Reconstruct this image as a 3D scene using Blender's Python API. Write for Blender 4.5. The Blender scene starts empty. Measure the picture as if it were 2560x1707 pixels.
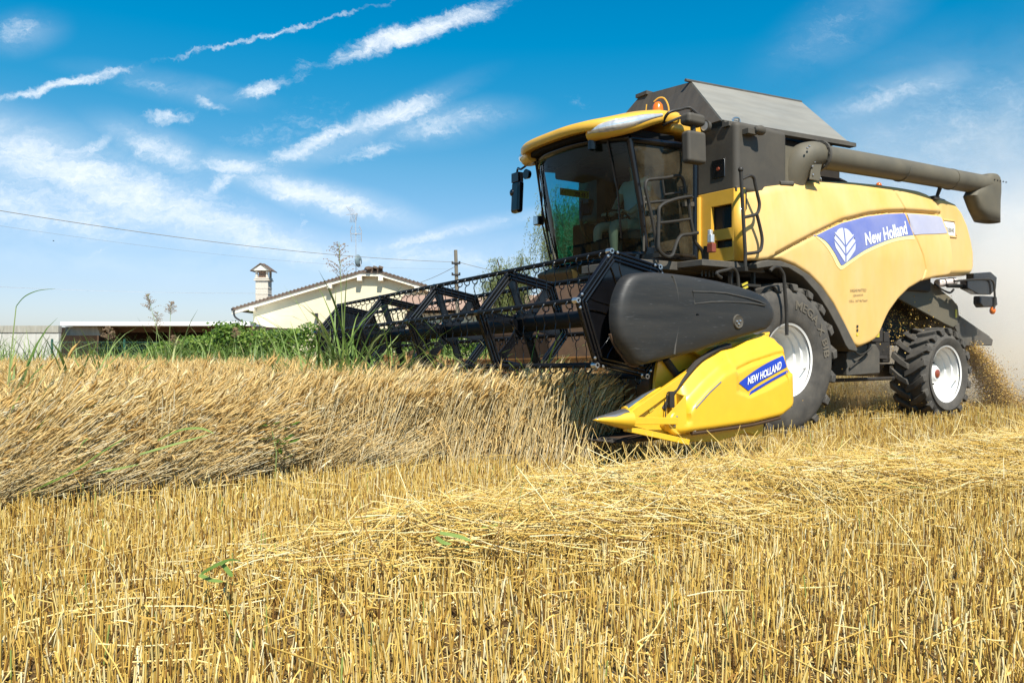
import bpy, bmesh, math, random
import numpy as np
from mathutils import Vector, Matrix, Euler, noise as mnoise
S = bpy.context.scene
COL = S.collection
R = math.radians
rnd = random.Random(7)
rng = np.random.default_rng(11)

# ---------------------------------------------------------------- camera, sun, sky, exposure
cam = bpy.data.objects.new('camera', bpy.data.cameras.new('camera'))
COL.objects.link(cam); S.camera = cam
cam.location = (0, 0, 1.092)
cam.rotation_euler = (R(90.341), 0, 0)
cam.data.sensor_width = 36
cam.data.angle = 2 * math.atan(1280 / 1946.12)
cam.data.clip_start = 0.05
cam.data.clip_end = 6000
S.view_settings.view_transform = 'Standard'
S.view_settings.look = 'None'
S.view_settings.exposure = 0.58
S.view_settings.gamma = 1
S.render.engine = 'CYCLES'
S.cycles.max_bounces = 7
S.cycles.diffuse_bounces = 2
S.cycles.transparent_max_bounces = 10
S.cycles.volume_bounces = 3
S.cycles.volume_step_rate = 2.0
S.cycles.sample_clamp_indirect = 6
try: S.cycles.use_denoising = True
except Exception: pass

SUN_EL = R(52)
SUN_DIR = Vector((0.31, -0.95, 0)).normalized() * math.cos(SUN_EL) + Vector((0, 0, math.sin(SUN_EL)))
sun = bpy.data.objects.new('sun', bpy.data.lights.new('sun', 'SUN'))
COL.objects.link(sun)
sun.data.energy = 5.0
sun.data.angle = R(0.55)
sun.data.color = (1.0, 0.955, 0.87)
sun.rotation_euler = SUN_DIR.to_track_quat('Z', 'Y').to_euler()
sun.location = SUN_DIR * 60

class NT:
    """small helper round a node tree"""
    def __init__(s, t): s.t = t; s.n = t.nodes; s.l = t.links
    def new(s, typ, **kw):
        n = s.n.new(typ)
        for k, v in kw.items():
            if k == 'ins':
                for kk, vv in v.items():
                    if hasattr(vv, 'is_output') or isinstance(vv, bpy.types.NodeSocket): s.l.new(vv, n.inputs[kk])
                    else: n.inputs[kk].default_value = vv
            else: setattr(n, k, v)
        return n
    def math(s, op, a, b=0.0, c=0.0, clamp=False):
        n = s.new('ShaderNodeMath', operation=op, use_clamp=clamp)
        for i, x in enumerate((a, b, c)):
            if isinstance(x, bpy.types.NodeSocket): s.l.new(x, n.inputs[i])
            else: n.inputs[i].default_value = x
        return n.outputs[0]
    def mixc(s, fac, a, b, bt='MIX'):
        n = s.new('ShaderNodeMix', data_type='RGBA', blend_type=bt)
        for i, x in ((0, fac), (6, a), (7, b)):
            if isinstance(x, bpy.types.NodeSocket): s.l.new(x, n.inputs[i])
            else: n.inputs[i].default_value = x if i == 0 else (x if len(x) == 4 else (*x, 1))
        return n.outputs[2]
    def ramp(s, fac, stops, interp='LINEAR'):
        n = s.new('ShaderNodeValToRGB'); s.l.new(fac, n.inputs[0])
        e = n.color_ramp.elements; n.color_ramp.interpolation = interp
        while len(e) < len(stops): e.new(0.5)
        for el, (p, c) in zip(e, stops):
            el.position = p; el.color = (*c, 1) if len(c) == 3 else c
        return n.outputs[0]

W = bpy.data.worlds.new('World'); S.world = W; W.use_nodes = True
w = NT(W.node_tree); w.n.clear()
sky = w.new('ShaderNodeTexSky', sky_type='NISHITA', sun_disc=False, sun_elevation=SUN_EL,
            sun_rotation=math.atan2(SUN_DIR.x, SUN_DIR.y), altitude=100, air_density=1.0, dust_density=0.6, ozone_density=2.0)
geo = w.new('ShaderNodeTexCoord')
sep = w.new('ShaderNodeSeparateXYZ', ins={0: geo.outputs['Generated']})
el = w.math('MAXIMUM', sep.outputs[2], 0.0)
tint = w.ramp(el, [(0.0, (.76, .80, 1.0)), (0.07, (.78, .82, .97)), (0.14, (.70, .86, .97)), (0.22, (.44, .88, .97)), (0.29, (.12, .84, 1.0)), (0.36, (0.0, .86, 1.08)), (0.46, (0.0, .82, 1.12)), (0.8, (.30, .62, .9))])
base = w.mixc(1.0, sky.outputs[0], tint, 'MULTIPLY')
# clouds: strokes laid out by direction on the north half of the sky dome
yc = w.math('MAXIMUM', sep.outputs[1], 0.02)
u = w.math('DIVIDE', sep.outputs[0], yc); v = w.math('DIVIDE', sep.outputs[2], yc)
uv = w.new('ShaderNodeCombineXYZ', ins={0: u, 1: v}).outputs[0]
def noise_tex(t, vec, scale, detail=4, rough=0.55, dist=0.0):
    return t.new('ShaderNodeTexNoise', ins={'Vector': vec, 'Scale': scale, 'Detail': detail, 'Roughness': rough, 'Distortion': dist})
def vadd(t, a, b, op='ADD'):
    n = t.new('ShaderNodeVectorMath', operation=op); t.l.new(a, n.inputs[0])
    if isinstance(b, bpy.types.NodeSocket): t.l.new(b, n.inputs[1])
    else: n.inputs[1].default_value = b
    return n.outputs[0]
n1 = noise_tex(w, uv, 7, 2); n2 = noise_tex(w, uv, 30, 7, 0.70)
d1 = vadd(w, vadd(w, n1.outputs[1], (0.5, 0.5, 0.5), 'SUBTRACT'), (0.030, 0.018, 0), 'MULTIPLY')
d2 = vadd(w, vadd(w, n2.outputs[1], (0.5, 0.5, 0.5), 'SUBTRACT'), (0.040, 0.034, 0), 'MULTIPLY')
wuv = vadd(w, vadd(w, uv, d1), d2)
CLOUDS = [(40, 75, 95, 50, -10, .50), (688, 73, 420, 9, -13.7, .62), (1040, 77, 300, 36, -19.5, .98), (160, 207, 260, 20, -14, .85),
 (392, 215, 150, 30, 8, .30), (525, 257, 80, 20, 20, .55), (426, 285, 90, 25, 0, .66), (652, 218, 95, 28, -15, .68), (757, 177, 55, 36, -30, .40),
 (800, 352, 215, 32, -26, .80), (985, 285, 175, 42, -18, .85), (1110, 308, 190, 46, -8, .52), (923, 381, 130, 30, -15, .52), (238, 357, 95, 24, -32, .60),
 (398, 376, 180, 55, 22, .62), (230, 450, 560, 95, 19, .74), (560, 560, 480, 60, 19, .66), (603, 420, 145, 32, 8, .74), (785, 492, 270, 42, 15, .78),
 (556, 459, 75, 28, -30, .60), (80, 520, 520, 85, 8, .58), (1080, 592, 330, 16, -12, .50), (2230, 245, 280, 45, -17, .42), (760, 550, 5, 48, -6, .40),
 (253, 625, 40, 12, -25, .45), (1020, 640, 600, 40, 2, .40), (1450, 255, 60, 30, 20, .28), (420, 480, 420, 90, 22, .45), (2420, 330, 420, 230, -12, .34), (2480, 560, 380, 150, 0, .42), (2100, 60, 240, 90, -30, .22), (700, 330, 300, 80, -20, .28)]
SOFT = [(200, 440, 640, 120, 20, .72), (640, 590, 480, 70, 17, .50), (60, 530, 560, 100, 10, .50), (785, 492, 330, 50, 15, .62), (620, 430, 180, 48, 10, .55), (398, 378, 200, 65, 22, .52),
 (1100, 310, 230, 55, -8, .42), (900, 330, 330, 45, -24, .42), (1100, 590, 420, 26, -12, .42), (2230, 240, 330, 62, -17, .36), (2420, 330, 480, 260, -12, .20), (2500, 580, 420, 170, 0, .40),
 (1000, 640, 640, 55, 2, .45), (320, 650, 640, 60, 3, .30), (420, 210, 260, 40, 10, .26), (55, 80, 110, 60, -10, .25), (2120, 60, 260, 100, -30, .16), (1250, 640, 420, 80, 0, .25)]
def strokes(lst, vec, hi):
    acc = None
    for cx, cy, a, b, ang, op in lst:
        m = w.new('ShaderNodeMapping', vector_type='TEXTURE', ins={0: vec})
        m.inputs['Location'].default_value = ((cx - 1280) / 1946, (865 - cy) / 1946, 0)
        m.inputs['Rotation'].default_value = (0, 0, R(-ang))
        m.inputs['Scale'].default_value = (a / 1946, b / 1946, 1)
        ln = w.new('ShaderNodeVectorMath', operation='LENGTH', ins={0: m.outputs[0]}).outputs['Value']
        mr = w.new('ShaderNodeMapRange', interpolation_type='SMOOTHSTEP', ins={0: ln, 1: hi, 2: 0.0, 3: 0.0, 4: op})
        acc = mr.outputs[0] if acc is None else w.math('MAXIMUM', acc, mr.outputs[0])
    return acc
acc = strokes(CLOUDS, wuv, 1.30)
accs = strokes(SOFT, vadd(w, uv, d1), 1.35)
st = w.new('ShaderNodeMapping', ins={0: wuv}); st.inputs['Rotation'].default_value = (0, 0, R(-18)); st.inputs['Scale'].default_value = (1, 2.6, 1)
n3 = noise_tex(w, st.outputs[0], 20, 9, 0.66, 0.5)
n4 = noise_tex(w, st.outputs[0], 95, 6, 0.7, 0.3)
wisp = w.math('ADD', w.math('MULTIPLY', n3.outputs[0], 0.62), w.math('MULTIPLY', n4.outputs[0], 0.38))
# a stroke thins out where the fibres are faint, most at its rim
cl = w.math('MULTIPLY_ADD', acc, 1.55, w.math('MULTIPLY_ADD', wisp, 3.0, -1.78))
cl = w.new('ShaderNodeMapRange', interpolation_type='SMOOTHSTEP', ins={0: cl, 1: -0.10, 2: 1.55, 3: 0.0, 4: 1.0}).outputs[0]
cl = w.math('MULTIPLY', cl, w.math('MULTIPLY', acc, 2.4, clamp=True), clamp=True)
n5 = noise_tex(w, st.outputs[0], 7, 5, 0.6, 0.4)
soft = w.math('MULTIPLY', accs, w.new('ShaderNodeMapRange', ins={0: n5.outputs[0], 1: 0.28, 2: 0.68, 3: 0.10, 4: 0.84}).outputs[0], clamp=True)
cl = w.math('SUBTRACT', 1.0, w.math('MULTIPLY', w.math('SUBTRACT', 1.0, cl), w.math('SUBTRACT', 1.0, soft)))
front = w.math('GREATER_THAN', sep.outputs[1], 0.02)
cl = w.math('MULTIPLY', w.math('MULTIPLY', cl, front), 0.93)
final = w.mixc(cl, base, (7.6, 8.0, 8.4))
bg = w.new('ShaderNodeBackground', ins={0: final, 1: 0.094})
out = w.new('ShaderNodeOutputWorld', ins={0: bg.outputs[0]})

# ---------------------------------------------------------------- helpers
def tag(o, label=None, cat=None, group=None, kind=None):
    if label: o['label'] = label
    if cat: o['category'] = cat
    if group: o['group'] = group
    if kind: o['kind'] = kind
    return o

def thing(name, loc=(0, 0, 0), rz=0, label=None, cat=None, group=None):
    o = bpy.data.objects.new(name, None); COL.objects.link(o)
    o.location = loc; o.rotation_euler = (0, 0, rz); o.empty_display_size = 0.1
    return tag(o, label, cat, group)

class MB:
    def __init__(s): s.v = []; s.f = []
    def add(s, vs, fs):
        o = len(s.v); s.v += [tuple(p) for p in vs]; s.f += [tuple(i + o for i in f) for f in fs]; return s
    def box(s, c, d, rot=None):
        x, y, z = (k / 2 for k in d)
        P = [Vector((a * x, b * y, e * z)) for e in (-1, 1) for a, b in ((-1, -1), (1, -1), (1, 1), (-1, 1))]
        if rot is not None: P = [Euler(rot).to_matrix() @ p for p in P]
        P = [p + Vector(c) for p in P]
        return s.add(P, [(3, 2, 1, 0), (4, 5, 6, 7), (0, 1, 5, 4), (1, 2, 6, 5), (2, 3, 7, 6), (3, 0, 4, 7)])
    def tube(s, pts, r, n=8, closed=False, caps=True, r1=None, smooth_pts=0):
        P = [Vector(p) for p in pts]
        if smooth_pts: P = catmull(P, smooth_pts, closed)
        N = len(P); rings = []
        prev = None
        for i in range(N):
            a = P[(i - 1) % N] if (closed or i > 0) else P[i]
            b = P[(i + 1) % N] if (closed or i < N - 1) else P[i]
            t = (b - a)
            t = t.normalized() if t.length > 1e-9 else Vector((0, 0, 1))
            if prev is None:
                k = Vector((0, 0, 1)) if abs(t.z) < .9 else Vector((1, 0, 0))
                nrm = (k - t * k.dot(t)).normalized()
            else:
                nrm = prev - t * prev.dot(t)
                nrm = nrm.normalized() if nrm.length > 1e-6 else prev
            prev = nrm; bn = t.cross(nrm)
            rr = r if r1 is None else r + (r1 - r) * i / max(1, N - 1)
            if callable(r): rr = r(i / max(1, N - 1))
            rings.append([P[i] + (nrm * math.cos(q) + bn * math.sin(q)) * rr for q in [2 * math.pi * j / n for j in range(n)]])
        vs = [p for ring in rings for p in ring]; fs = []
        for i in range(N if closed else N - 1):
            i2 = (i + 1) % N
            for j in range(n):
                j2 = (j + 1) % n
                fs.append((i * n + j, i * n + j2, i2 * n + j2, i2 * n + j))
        if caps and not closed:
            fs.append(tuple(range(n - 1, -1, -1))); fs.append(tuple((N - 1) * n + j for j in range(n)))
        return s.add(vs, fs)
    def lathe(s, prof, c=(0, 0, 0), axis='Y', n=40, a0=0, a1=2 * math.pi, closed_prof=False):
        """prof: (radius, height along the axis)"""
        full = abs(a1 - a0 - 2 * math.pi) < 1e-6; K = n if full else n + 1
        vs = []
        for i in range(K):
            q = a0 + (a1 - a0) * i / n; co, si = math.cos(q), math.sin(q)
            for r, h in prof:
                p = {'Y': (r * co, h, r * si), 'Z': (r * co, r * si, h), 'X': (h, r * co, r * si)}[axis]
                vs.append((p[0] + c[0], p[1] + c[1], p[2] + c[2]))
        m = len(prof); fs = []
        for i in range(n):
            i2 = (i + 1) % K
            for j in range(m if closed_prof else m - 1):
                j2 = (j + 1) % m
                fs.append((i * m + j, i * m + j2, i2 * m + j2, i2 * m + j))
        return s.add(vs, fs)
    def prism(s, pts, lo, hi, plane='XZ'):
        def P(a, b, h): return {'XZ': (a, h, b), 'XY': (a, b, h), 'YZ': (h, a, b)}[plane]
        n = len(pts)
        vs = [P(a, b, lo) for a, b in pts] + [P(a, b, hi) for a, b in pts]
        return s.add(vs, [tuple(range(n)), tuple(range(2 * n - 1, n - 1, -1))] + [(i, i + n, (i + 1) % n + n, (i + 1) % n) for i in range(n)])
    def grid(s, rows):
        n = len(rows[0]); vs = [p for r in rows for p in r]
        return s.add(vs, [(i * n + j, i * n + j + 1, (i + 1) * n + j + 1, (i + 1) * n + j) for i in range(len(rows) - 1) for j in range(n - 1)])
    def ball(s, c, r, nu=14, nv=9):
        rx, ry, rz = r if hasattr(r, '__len__') else (r, r, r)
        rows = []
        for i in range(nv + 1):
            t = math.pi * i / nv
            rows.append([(c[0] + rx * math.sin(t) * math.cos(2 * math.pi * j / nu), c[1] + ry * math.sin(t) * math.sin(2 * math.pi * j / nu), c[2] + rz * math.cos(t)) for j in range(nu + 1)])
        return s.grid(rows)
    def islands(s):
        par = list(range(len(s.v)))
        def find(i):
            while par[i] != i: par[i] = par[par[i]]; i = par[i]
            return i
        for f in s.f:
            for i in f[1:]: par[find(i)] = find(f[0])
        groups = {}
        for f in s.f: groups.setdefault(find(f[0]), []).append(f)
        out = []
        for fs in groups.values():
            ids = sorted({i for f in fs for i in f}); mp = {i: k for k, i in enumerate(ids)}
            q = MB(); q.v = [s.v[i] for i in ids]; q.f = [tuple(mp[i] for i in f) for f in fs]; out.append(q)
        return out
    def build(s, name, m, parent=None, smooth=35, bevel=0, seg=2, solid=0, subsurf=0, kind=None, fix=True, each=False):
        if each:
            last = None
            for p in s.islands(): last = p.build(name, m, parent, smooth, bevel, seg, solid, subsurf, kind, fix)
            return last
        me = bpy.data.meshes.new(name); me.from_pydata([tuple(p) for p in s.v], [], s.f)
        if fix:
            bm = bmesh.new(); bm.from_mesh(me)
            bmesh.ops.remove_doubles(bm, verts=bm.verts, dist=1e-5)
            bmesh.ops.recalc_face_normals(bm, faces=bm.faces); bm.to_mesh(me); bm.free()
        o = bpy.data.objects.new(name, me); COL.objects.link(o)
        if m: me.materials.append(m)
        if parent is not None: o.parent = parent
        if smooth:
            me.shade_smooth(); me.set_sharp_from_angle(angle=R(smooth))
        if solid:
            k = o.modifiers.new('solid', 'SOLIDIFY'); k.thickness = solid; k.offset = -1
        if bevel:
            k = o.modifiers.new('bevel', 'BEVEL'); k.width = bevel; k.segments = seg; k.limit_method = 'ANGLE'; k.angle_limit = R(40); k.harden_normals = True
        if subsurf:
            k = o.modifiers.new('sub', 'SUBSURF'); k.levels = subsurf; k.render_levels = subsurf
        if kind: o['kind'] = kind
        return o

def catmull(P, k, closed=False):
    P = [Vector(p) for p in P]; N = len(P); out = []
    for i in range(N if closed else N - 1):
        g = (lambda j: P[j % N]) if closed else (lambda j: P[min(max(j, 0), N - 1)])
        p0, p1, p2, p3 = g(i - 1), g(i), g(i + 1), g(i + 2)
        for q in range(k):
            t = q / k
            out.append(0.5 * (2 * p1 + (p2 - p0) * t + (2 * p0 - 5 * p1 + 4 * p2 - p3) * t * t + (3 * p1 - p0 - 3 * p2 + p3) * t ** 3))
    if not closed: out.append(P[-1])
    return out

def interp(x, pts):
    pts = sorted(pts)
    return float(np.interp(x, [p[0] for p in pts], [p[1] for p in pts]))
def sstep(a, b, x):
    t = min(1, max(0, (x - a) / (b - a))); return t * t * (3 - 2 * t)

def copy_tree(o, parent=None):
    c = o.copy(); COL.objects.link(c)
    if parent is not None: c.parent = parent
    for ch in [k for k in bpy.data.objects if k.parent == o]: copy_tree(ch, c)
    return c

# ---------------------------------------------------------------- materials
def mat(name, col, rough=.55, metal=0, var=.15, vscale=6, dust=0, dustcol=(.33, .25, .15), dscale=3, bump=0, bscale=60, spec=.5, coat=0, stretch=None, scratch=0):
    m = bpy.data.materials.new(name); m.use_nodes = True
    t = NT(m.node_tree); b = t.n['Principled BSDF']
    tc = t.new('ShaderNodeTexCoord').outputs['Object']
    if stretch:
        mp = t.new('ShaderNodeMapping', ins={0: tc}); mp.inputs['Scale'].default_value = stretch; tv = mp.outputs[0]
    else: tv = tc
    n = noise_tex(t, tv, vscale, 6, .6)
    k = t.new('ShaderNodeMapRange', ins={0: n.outputs[0], 1: .3, 2: .7, 3: 1 - var, 4: 1 + var}).outputs[0]
    c = t.mixc(1.0, (*col, 1), k, 'MULTIPLY')
    rr = rough
    if dust:
        nd = noise_tex(t, tv, dscale, 8, .68)
        f = t.new('ShaderNodeMapRange', ins={0: nd.outputs[0], 1: .32, 2: .72, 3: dust * .25, 4: dust}).outputs[0]
        c = t.mixc(f, c, (*dustcol, 1))
        rr = t.new('ShaderNodeMapRange', ins={0: f, 1: 0, 2: 1, 3: rough, 4: .92}).outputs[0]
    if scratch:
        mp = t.new('ShaderNodeMapping', ins={0: tc}); mp.inputs['Scale'].default_value = (4, 4, 70); mp.inputs['Rotation'].default_value = (0, .25, .1)
        ns = noise_tex(t, mp.outputs[0], 2.2, 3, .7)
        f = t.new('ShaderNodeMapRange', ins={0: ns.outputs[0], 1: .64, 2: .72, 3: 0, 4: scratch}).outputs[0]
        c = t.mixc(f, c, (*[min(1, q * 2.6 + .1) for q in col], 1))
    t.l.new(c, b.inputs['Base Color'])
    if isinstance(rr, float) or isinstance(rr, int): b.inputs['Roughness'].default_value = rr
    else: t.l.new(rr, b.inputs['Roughness'])
    b.inputs['Metallic'].default_value = metal
    b.inputs['Specular IOR Level'].default_value = spec
    if coat: b.inputs['Coat Weight'].default_value = coat; b.inputs['Coat Roughness'].default_value = .08
    if bump:
        nb = noise_tex(t, tc, bscale, 4, .6)
        bp = t.new('ShaderNodeBump', ins={'Height': nb.outputs[0], 'Strength': bump, 'Distance': .01})
        t.l.new(bp.outputs[0], b.inputs['Normal'])
    return m

def straw_mat(name, stops, transl=.25, rough=.6, spec=.3):
    """colour of each stalk or leaf from its own random number"""
    m = bpy.data.materials.new(name); m.use_nodes = True
    t = NT(m.node_tree); b = t.n['Principled BSDF']
    a = t.new('ShaderNodeAttribute', attribute_name='rnd')
    c = t.ramp(a.outputs['Fac'], stops)
    t.l.new(c, b.inputs['Base Color']); b.inputs['Roughness'].default_value = rough; b.inputs['Specular IOR Level'].default_value = spec
    if transl:
        tr = t.new('ShaderNodeBsdfTranslucent', ins={0: c})
        mx = t.new('ShaderNodeMixShader', ins={0: transl, 1: b.outputs[0], 2: tr.outputs[0]})
        t.l.new(mx.outputs[0], t.n['Material Output'].inputs[0])
    return m

def glass_mat(name, tint=(.55, .75, .72), refl=.08, dirt=.10, dirtcol=(.45, .36, .22)):
    m = bpy.data.materials.new(name); m.use_nodes = True
    t = NT(m.node_tree); t.n.remove(t.n['Principled BSDF'])
    tc = t.new('ShaderNodeTexCoord').outputs['Object']
    tr = t.new('ShaderNodeBsdfTransparent', ins={0: (*tint, 1)})
    gl = t.new('ShaderNodeBsdfGlossy', ins={'Roughness': .02})
    fr = t.new('ShaderNodeFresnel', ins={0: 1.5})
    f = t.math('MULTIPLY_ADD', fr.outputs[0], .42, refl * .1, clamp=True)
    mx = t.new('ShaderNodeMixShader', ins={0: f, 1: tr.outputs[0], 2: gl.outputs[0]})
    df = t.new('ShaderNodeBsdfDiffuse', ins={0: (*dirtcol, 1)})
    nd = noise_tex(t, tc, 3, 7, .65)
    k = t.new('ShaderNodeMapRange', ins={0: nd.outputs[0], 1: .3, 2: .75, 3: dirt * .3, 4: dirt * 1.6}).outputs[0]
    m2 = t.new('ShaderNodeMixShader', ins={0: k, 1: mx.outputs[0], 2: df.outputs[0]})
    t.l.new(m2.outputs[0], t.n['Material Output'].inputs[0])
    return m

M = {}
M['yellow'] = mat('yellow_paint', (.74, .40, .024), .38, var=.06, dust=.22, dustcol=(.58, .40, .15), dscale=1.6, coat=.25)
M['yellow_dusty'] = mat('dusty_yellow_paint', (.74, .415, .058), .42, var=.06, dust=.8, dustcol=(.72, .52, .27), dscale=1.3, coat=.1, stretch=(1, 1, .4))
M['yellow_header'] = mat('header_yellow_paint', (.78, .45, .014), .33, var=.05, dust=.12, dustcol=(.65, .45, .16), dscale=2.5, coat=.4)
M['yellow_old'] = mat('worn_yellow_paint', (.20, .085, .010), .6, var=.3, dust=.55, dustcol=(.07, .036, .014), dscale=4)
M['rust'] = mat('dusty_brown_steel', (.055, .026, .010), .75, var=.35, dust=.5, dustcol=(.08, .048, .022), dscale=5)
M['black'] = mat('black_paint', (.005, .005, .006), .25, var=.2, spec=.4, coat=.25)
M['black_satin'] = mat('black_satin_paint', (.006, .006, .0065), .6, var=.2, spec=.22)
M['plastic'] = mat('black_plastic', (.010, .010, .0095), .45, var=.3, vscale=3, dust=.42, dustcol=(.052, .046, .036), dscale=2.6, bump=.06, bscale=130, stretch=(.45, 1, 5), scratch=.6)
M['ridge'] = mat('worn_highlight_ridge', (.055, .05, .042), .5, var=.3)  # paler than the shield: whitened edges, and the ridge highlight put into the colour
M['grey_plastic'] = mat('dusty_grey_plastic', (.040, .036, .029), .6, var=.25, vscale=3, dust=.6, dustcol=(.115, .095, .065), dscale=1.6, bump=.05, bscale=90)
M['grey_tube'] = mat('dusty_grey_steel', (.072, .066, .048), .5, var=.25, vscale=3, dust=.7, dustcol=(.17, .142, .09), dscale=1.8)
M['flap'] = mat('pale_grey_steel', (.235, .23, .20), .5, metal=.2, var=.2, vscale=3, dust=.5, dustcol=(.30, .27, .21), dscale=1.4, stretch=(.4, 1, 2.5))
M['darkflap'] = mat('dark_streaked_steel', (.05, .045, .037), .6, var=.35, vscale=4, dust=.4, dustcol=(.11, .085, .055), dscale=3, stretch=(1, 2, .4))  # darker than the pale flap steel, with streaks
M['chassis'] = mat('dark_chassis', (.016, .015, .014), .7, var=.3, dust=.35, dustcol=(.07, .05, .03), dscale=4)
M['trim'] = mat('grey_black_trim', (.05, .048, .042), .7, var=.2, dust=.5, dustcol=(.16, .13, .09), bump=.1, bscale=200)
M['rubber'] = mat('dusty_tyre_rubber', (.030, .029, .027), .8, var=.25, vscale=8, dust=.52, dustcol=(.17, .145, .11), dscale=4, bump=.12, bscale=50)
M['rubber_text'] = mat('dusty_raised_rubber', (.13, .11, .08), .85, var=.2)
M['rim'] = mat('white_rim_paint', (.80, .79, .75), .4, var=.04, dust=.15, dustcol=(.55, .47, .33), dscale=6)
M['steel'] = mat('bare_steel', (.55, .54, .52), .3, metal=.9, var=.15)
M['rail'] = mat('dusty_black_rail', (.012, .011, .009), .5, var=.2, dust=.35, dustcol=(.07, .055, .033), dscale=8)
M['blue'] = mat('blue_decal', (.01, .05, .42), .35, var=.05, coat=.2)
M['blue_faded'] = mat('dusty_blue_decal', (.085, .125, .42), .45, var=.05, dust=.45, dustcol=(.42, .41, .46), dscale=1.4)
M['blue_pale'] = mat('pale_blue_decal', (.34, .35, .48), .5, var=.05, dust=.4, dustcol=(.58, .54, .50), dscale=1.2)
M['white'] = mat('white_decal', (.82, .82, .82), .4, var=.03)
M['leafgrey'] = mat('silver_decal', (.62, .63, .70), .4, var=.12, vscale=4)
M['ink'] = mat('grey_lettering', (.22, .17, .09), .6)
M['orange_glass'] = mat('orange_lens', (.75, .16, .01), .2, var=.1, coat=.5)
M['red'] = mat('red_lens', (.24, .05, .022), .3, var=.1, coat=.4)
M['lens'] = mat('clear_lens', (.74, .74, .72), .12, metal=.45, var=.22, vscale=9, coat=1, stretch=(1, 3, .5))
M['interior'] = mat('cab_interior_plastic', (.010, .0095, .009), .85, var=.2, spec=.2)
M['beige'] = mat('beige_cab_trim', (.34, .30, .23), .8, var=.1)
M['seat'] = mat('dark_seat_fabric', (.016, .016, .017), .95, var=.2, spec=.1)
M['glass'] = glass_mat('windscreen_glass', (.44, .66, .66), .08, .014, (.34, .27, .17))
M['teal_glass'] = glass_mat('teal_tinted_glass', (.08, .62, .74), .05, .02)
M['doorglass'] = glass_mat('door_glass', (.36, .58, .57), .10, .10)
M['sticker'] = mat('yellow_sticker', (.62, .50, .04), .5)
M['skin'] = mat('skin', (.55, .33, .21), .55, var=.1)
M['shirt'] = mat('pale_blue_shirt', (.50, .60, .62), .85, var=.08)
M['shorts'] = mat('khaki_shorts', (.36, .33, .22), .9, var=.1)
M['hair'] = mat('grey_brown_hair', (.10, .075, .05), .8, var=.3)
M['mirror'] = mat('mirror_glass', (.5, .5, .5), .05, metal=1, var=.02)
M['pinkwhite'] = mat('white_canister', (.70, .60, .54), .45, var=.1)
# ---------------------------------------------------------------- combine harvester
HARV = thing('combine_harvester', (2.4276, 10.6847, 0), math.atan2(-.5465, -.8375),
             'yellow combine harvester with black reel and closed cab, cutting the wheat', 'combine harvester')

def text2d(body, bold=.0, shear=0.0):
    cu = bpy.data.curves.new('t', 'FONT'); cu.body = body; cu.offset = bold; cu.shear = shear; cu.resolution_u = 3
    o = bpy.data.objects.new('t', cu); COL.objects.link(o)
    dg = bpy.context.evaluated_depsgraph_get(); me = o.evaluated_get(dg).to_mesh()
    V = [(p.co.x, p.co.y) for p in me.vertices]; F = [tuple(p.vertices) for p in me.polygons]
    o.evaluated_get(dg).to_mesh_clear(); bpy.data.objects.remove(o); bpy.data.curves.remove(cu)
    x0 = min(p[0] for p in V); x1 = max(p[0] for p in V); y0 = min(p[1] for p in V); y1 = max(p[1] for p in V)
    return [((a - x0) / (x1 - x0), (b - y0) / (y1 - y0)) for a, b in V], F

def lettering(name, body, m, parent, fn, bold=.02, shear=0):
    V, F = text2d(body, bold, shear)
    mb = MB(); mb.add([fn(a, b) for a, b in V], F)
    return mb.build(name, m, parent, smooth=0, fix=False)

# --- left side panel surface
ZB = [(.74, 2.08), (.47, 2.09), (.3, 2.115), (.13, 2.115), (-.133, 2.065), (-.41, 1.968), (-.655, 1.825), (-.91, 1.61), (-1.13, 1.365), (-1.28, 1.18), (-1.36, 1.10), (-1.42, 1.075), (-1.48, 1.075), (-1.60, 1.10), (-1.715, 1.131), (-1.82, 1.17), (-1.9, 1.227), (-1.98, 1.348), (-2.05, 1.45), (-2.13, 1.544), (-2.34, 1.72), (-2.6, 1.877), (-2.94, 2.0), (-3.34, 2.07), (-3.68, 2.11), (-3.78, 2.13), (-3.84, 2.25), (-3.875, 2.42), (-3.89, 2.58)]
ZT = [(.74, 2.91), (.55, 2.955), (.23, 3.03), (-.1, 3.107), (-.5, 3.17), (-.88, 3.22), (-1.57, 3.29), (-2.14, 3.325), (-2.7, 3.345), (-3.3, 3.365), (-3.5, 3.35), (-3.58, 3.32), (-3.66, 3.25), (-3.75, 3.13), (-3.82, 2.97), (-3.875, 2.78), (-3.89, 2.62)]
CREASE = [(.30, 2.13), (.27, 2.164), (-.06, 2.303), (-.543, 2.493), (-1.092, 2.696), (-1.716, 2.846), (-2.2, 2.925), (-2.602, 2.972), (-3.1, 3.01), (-3.6, 3.045), (-3.9, 3.06)]
SEAM = [(3.40, -2.42), (3.289, -2.458), (2.975, -2.654), (2.663, -2.809), (2.374, -2.989), (2.175, -3.057), (2.004, -2.95), (1.9, -2.9)]
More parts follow.
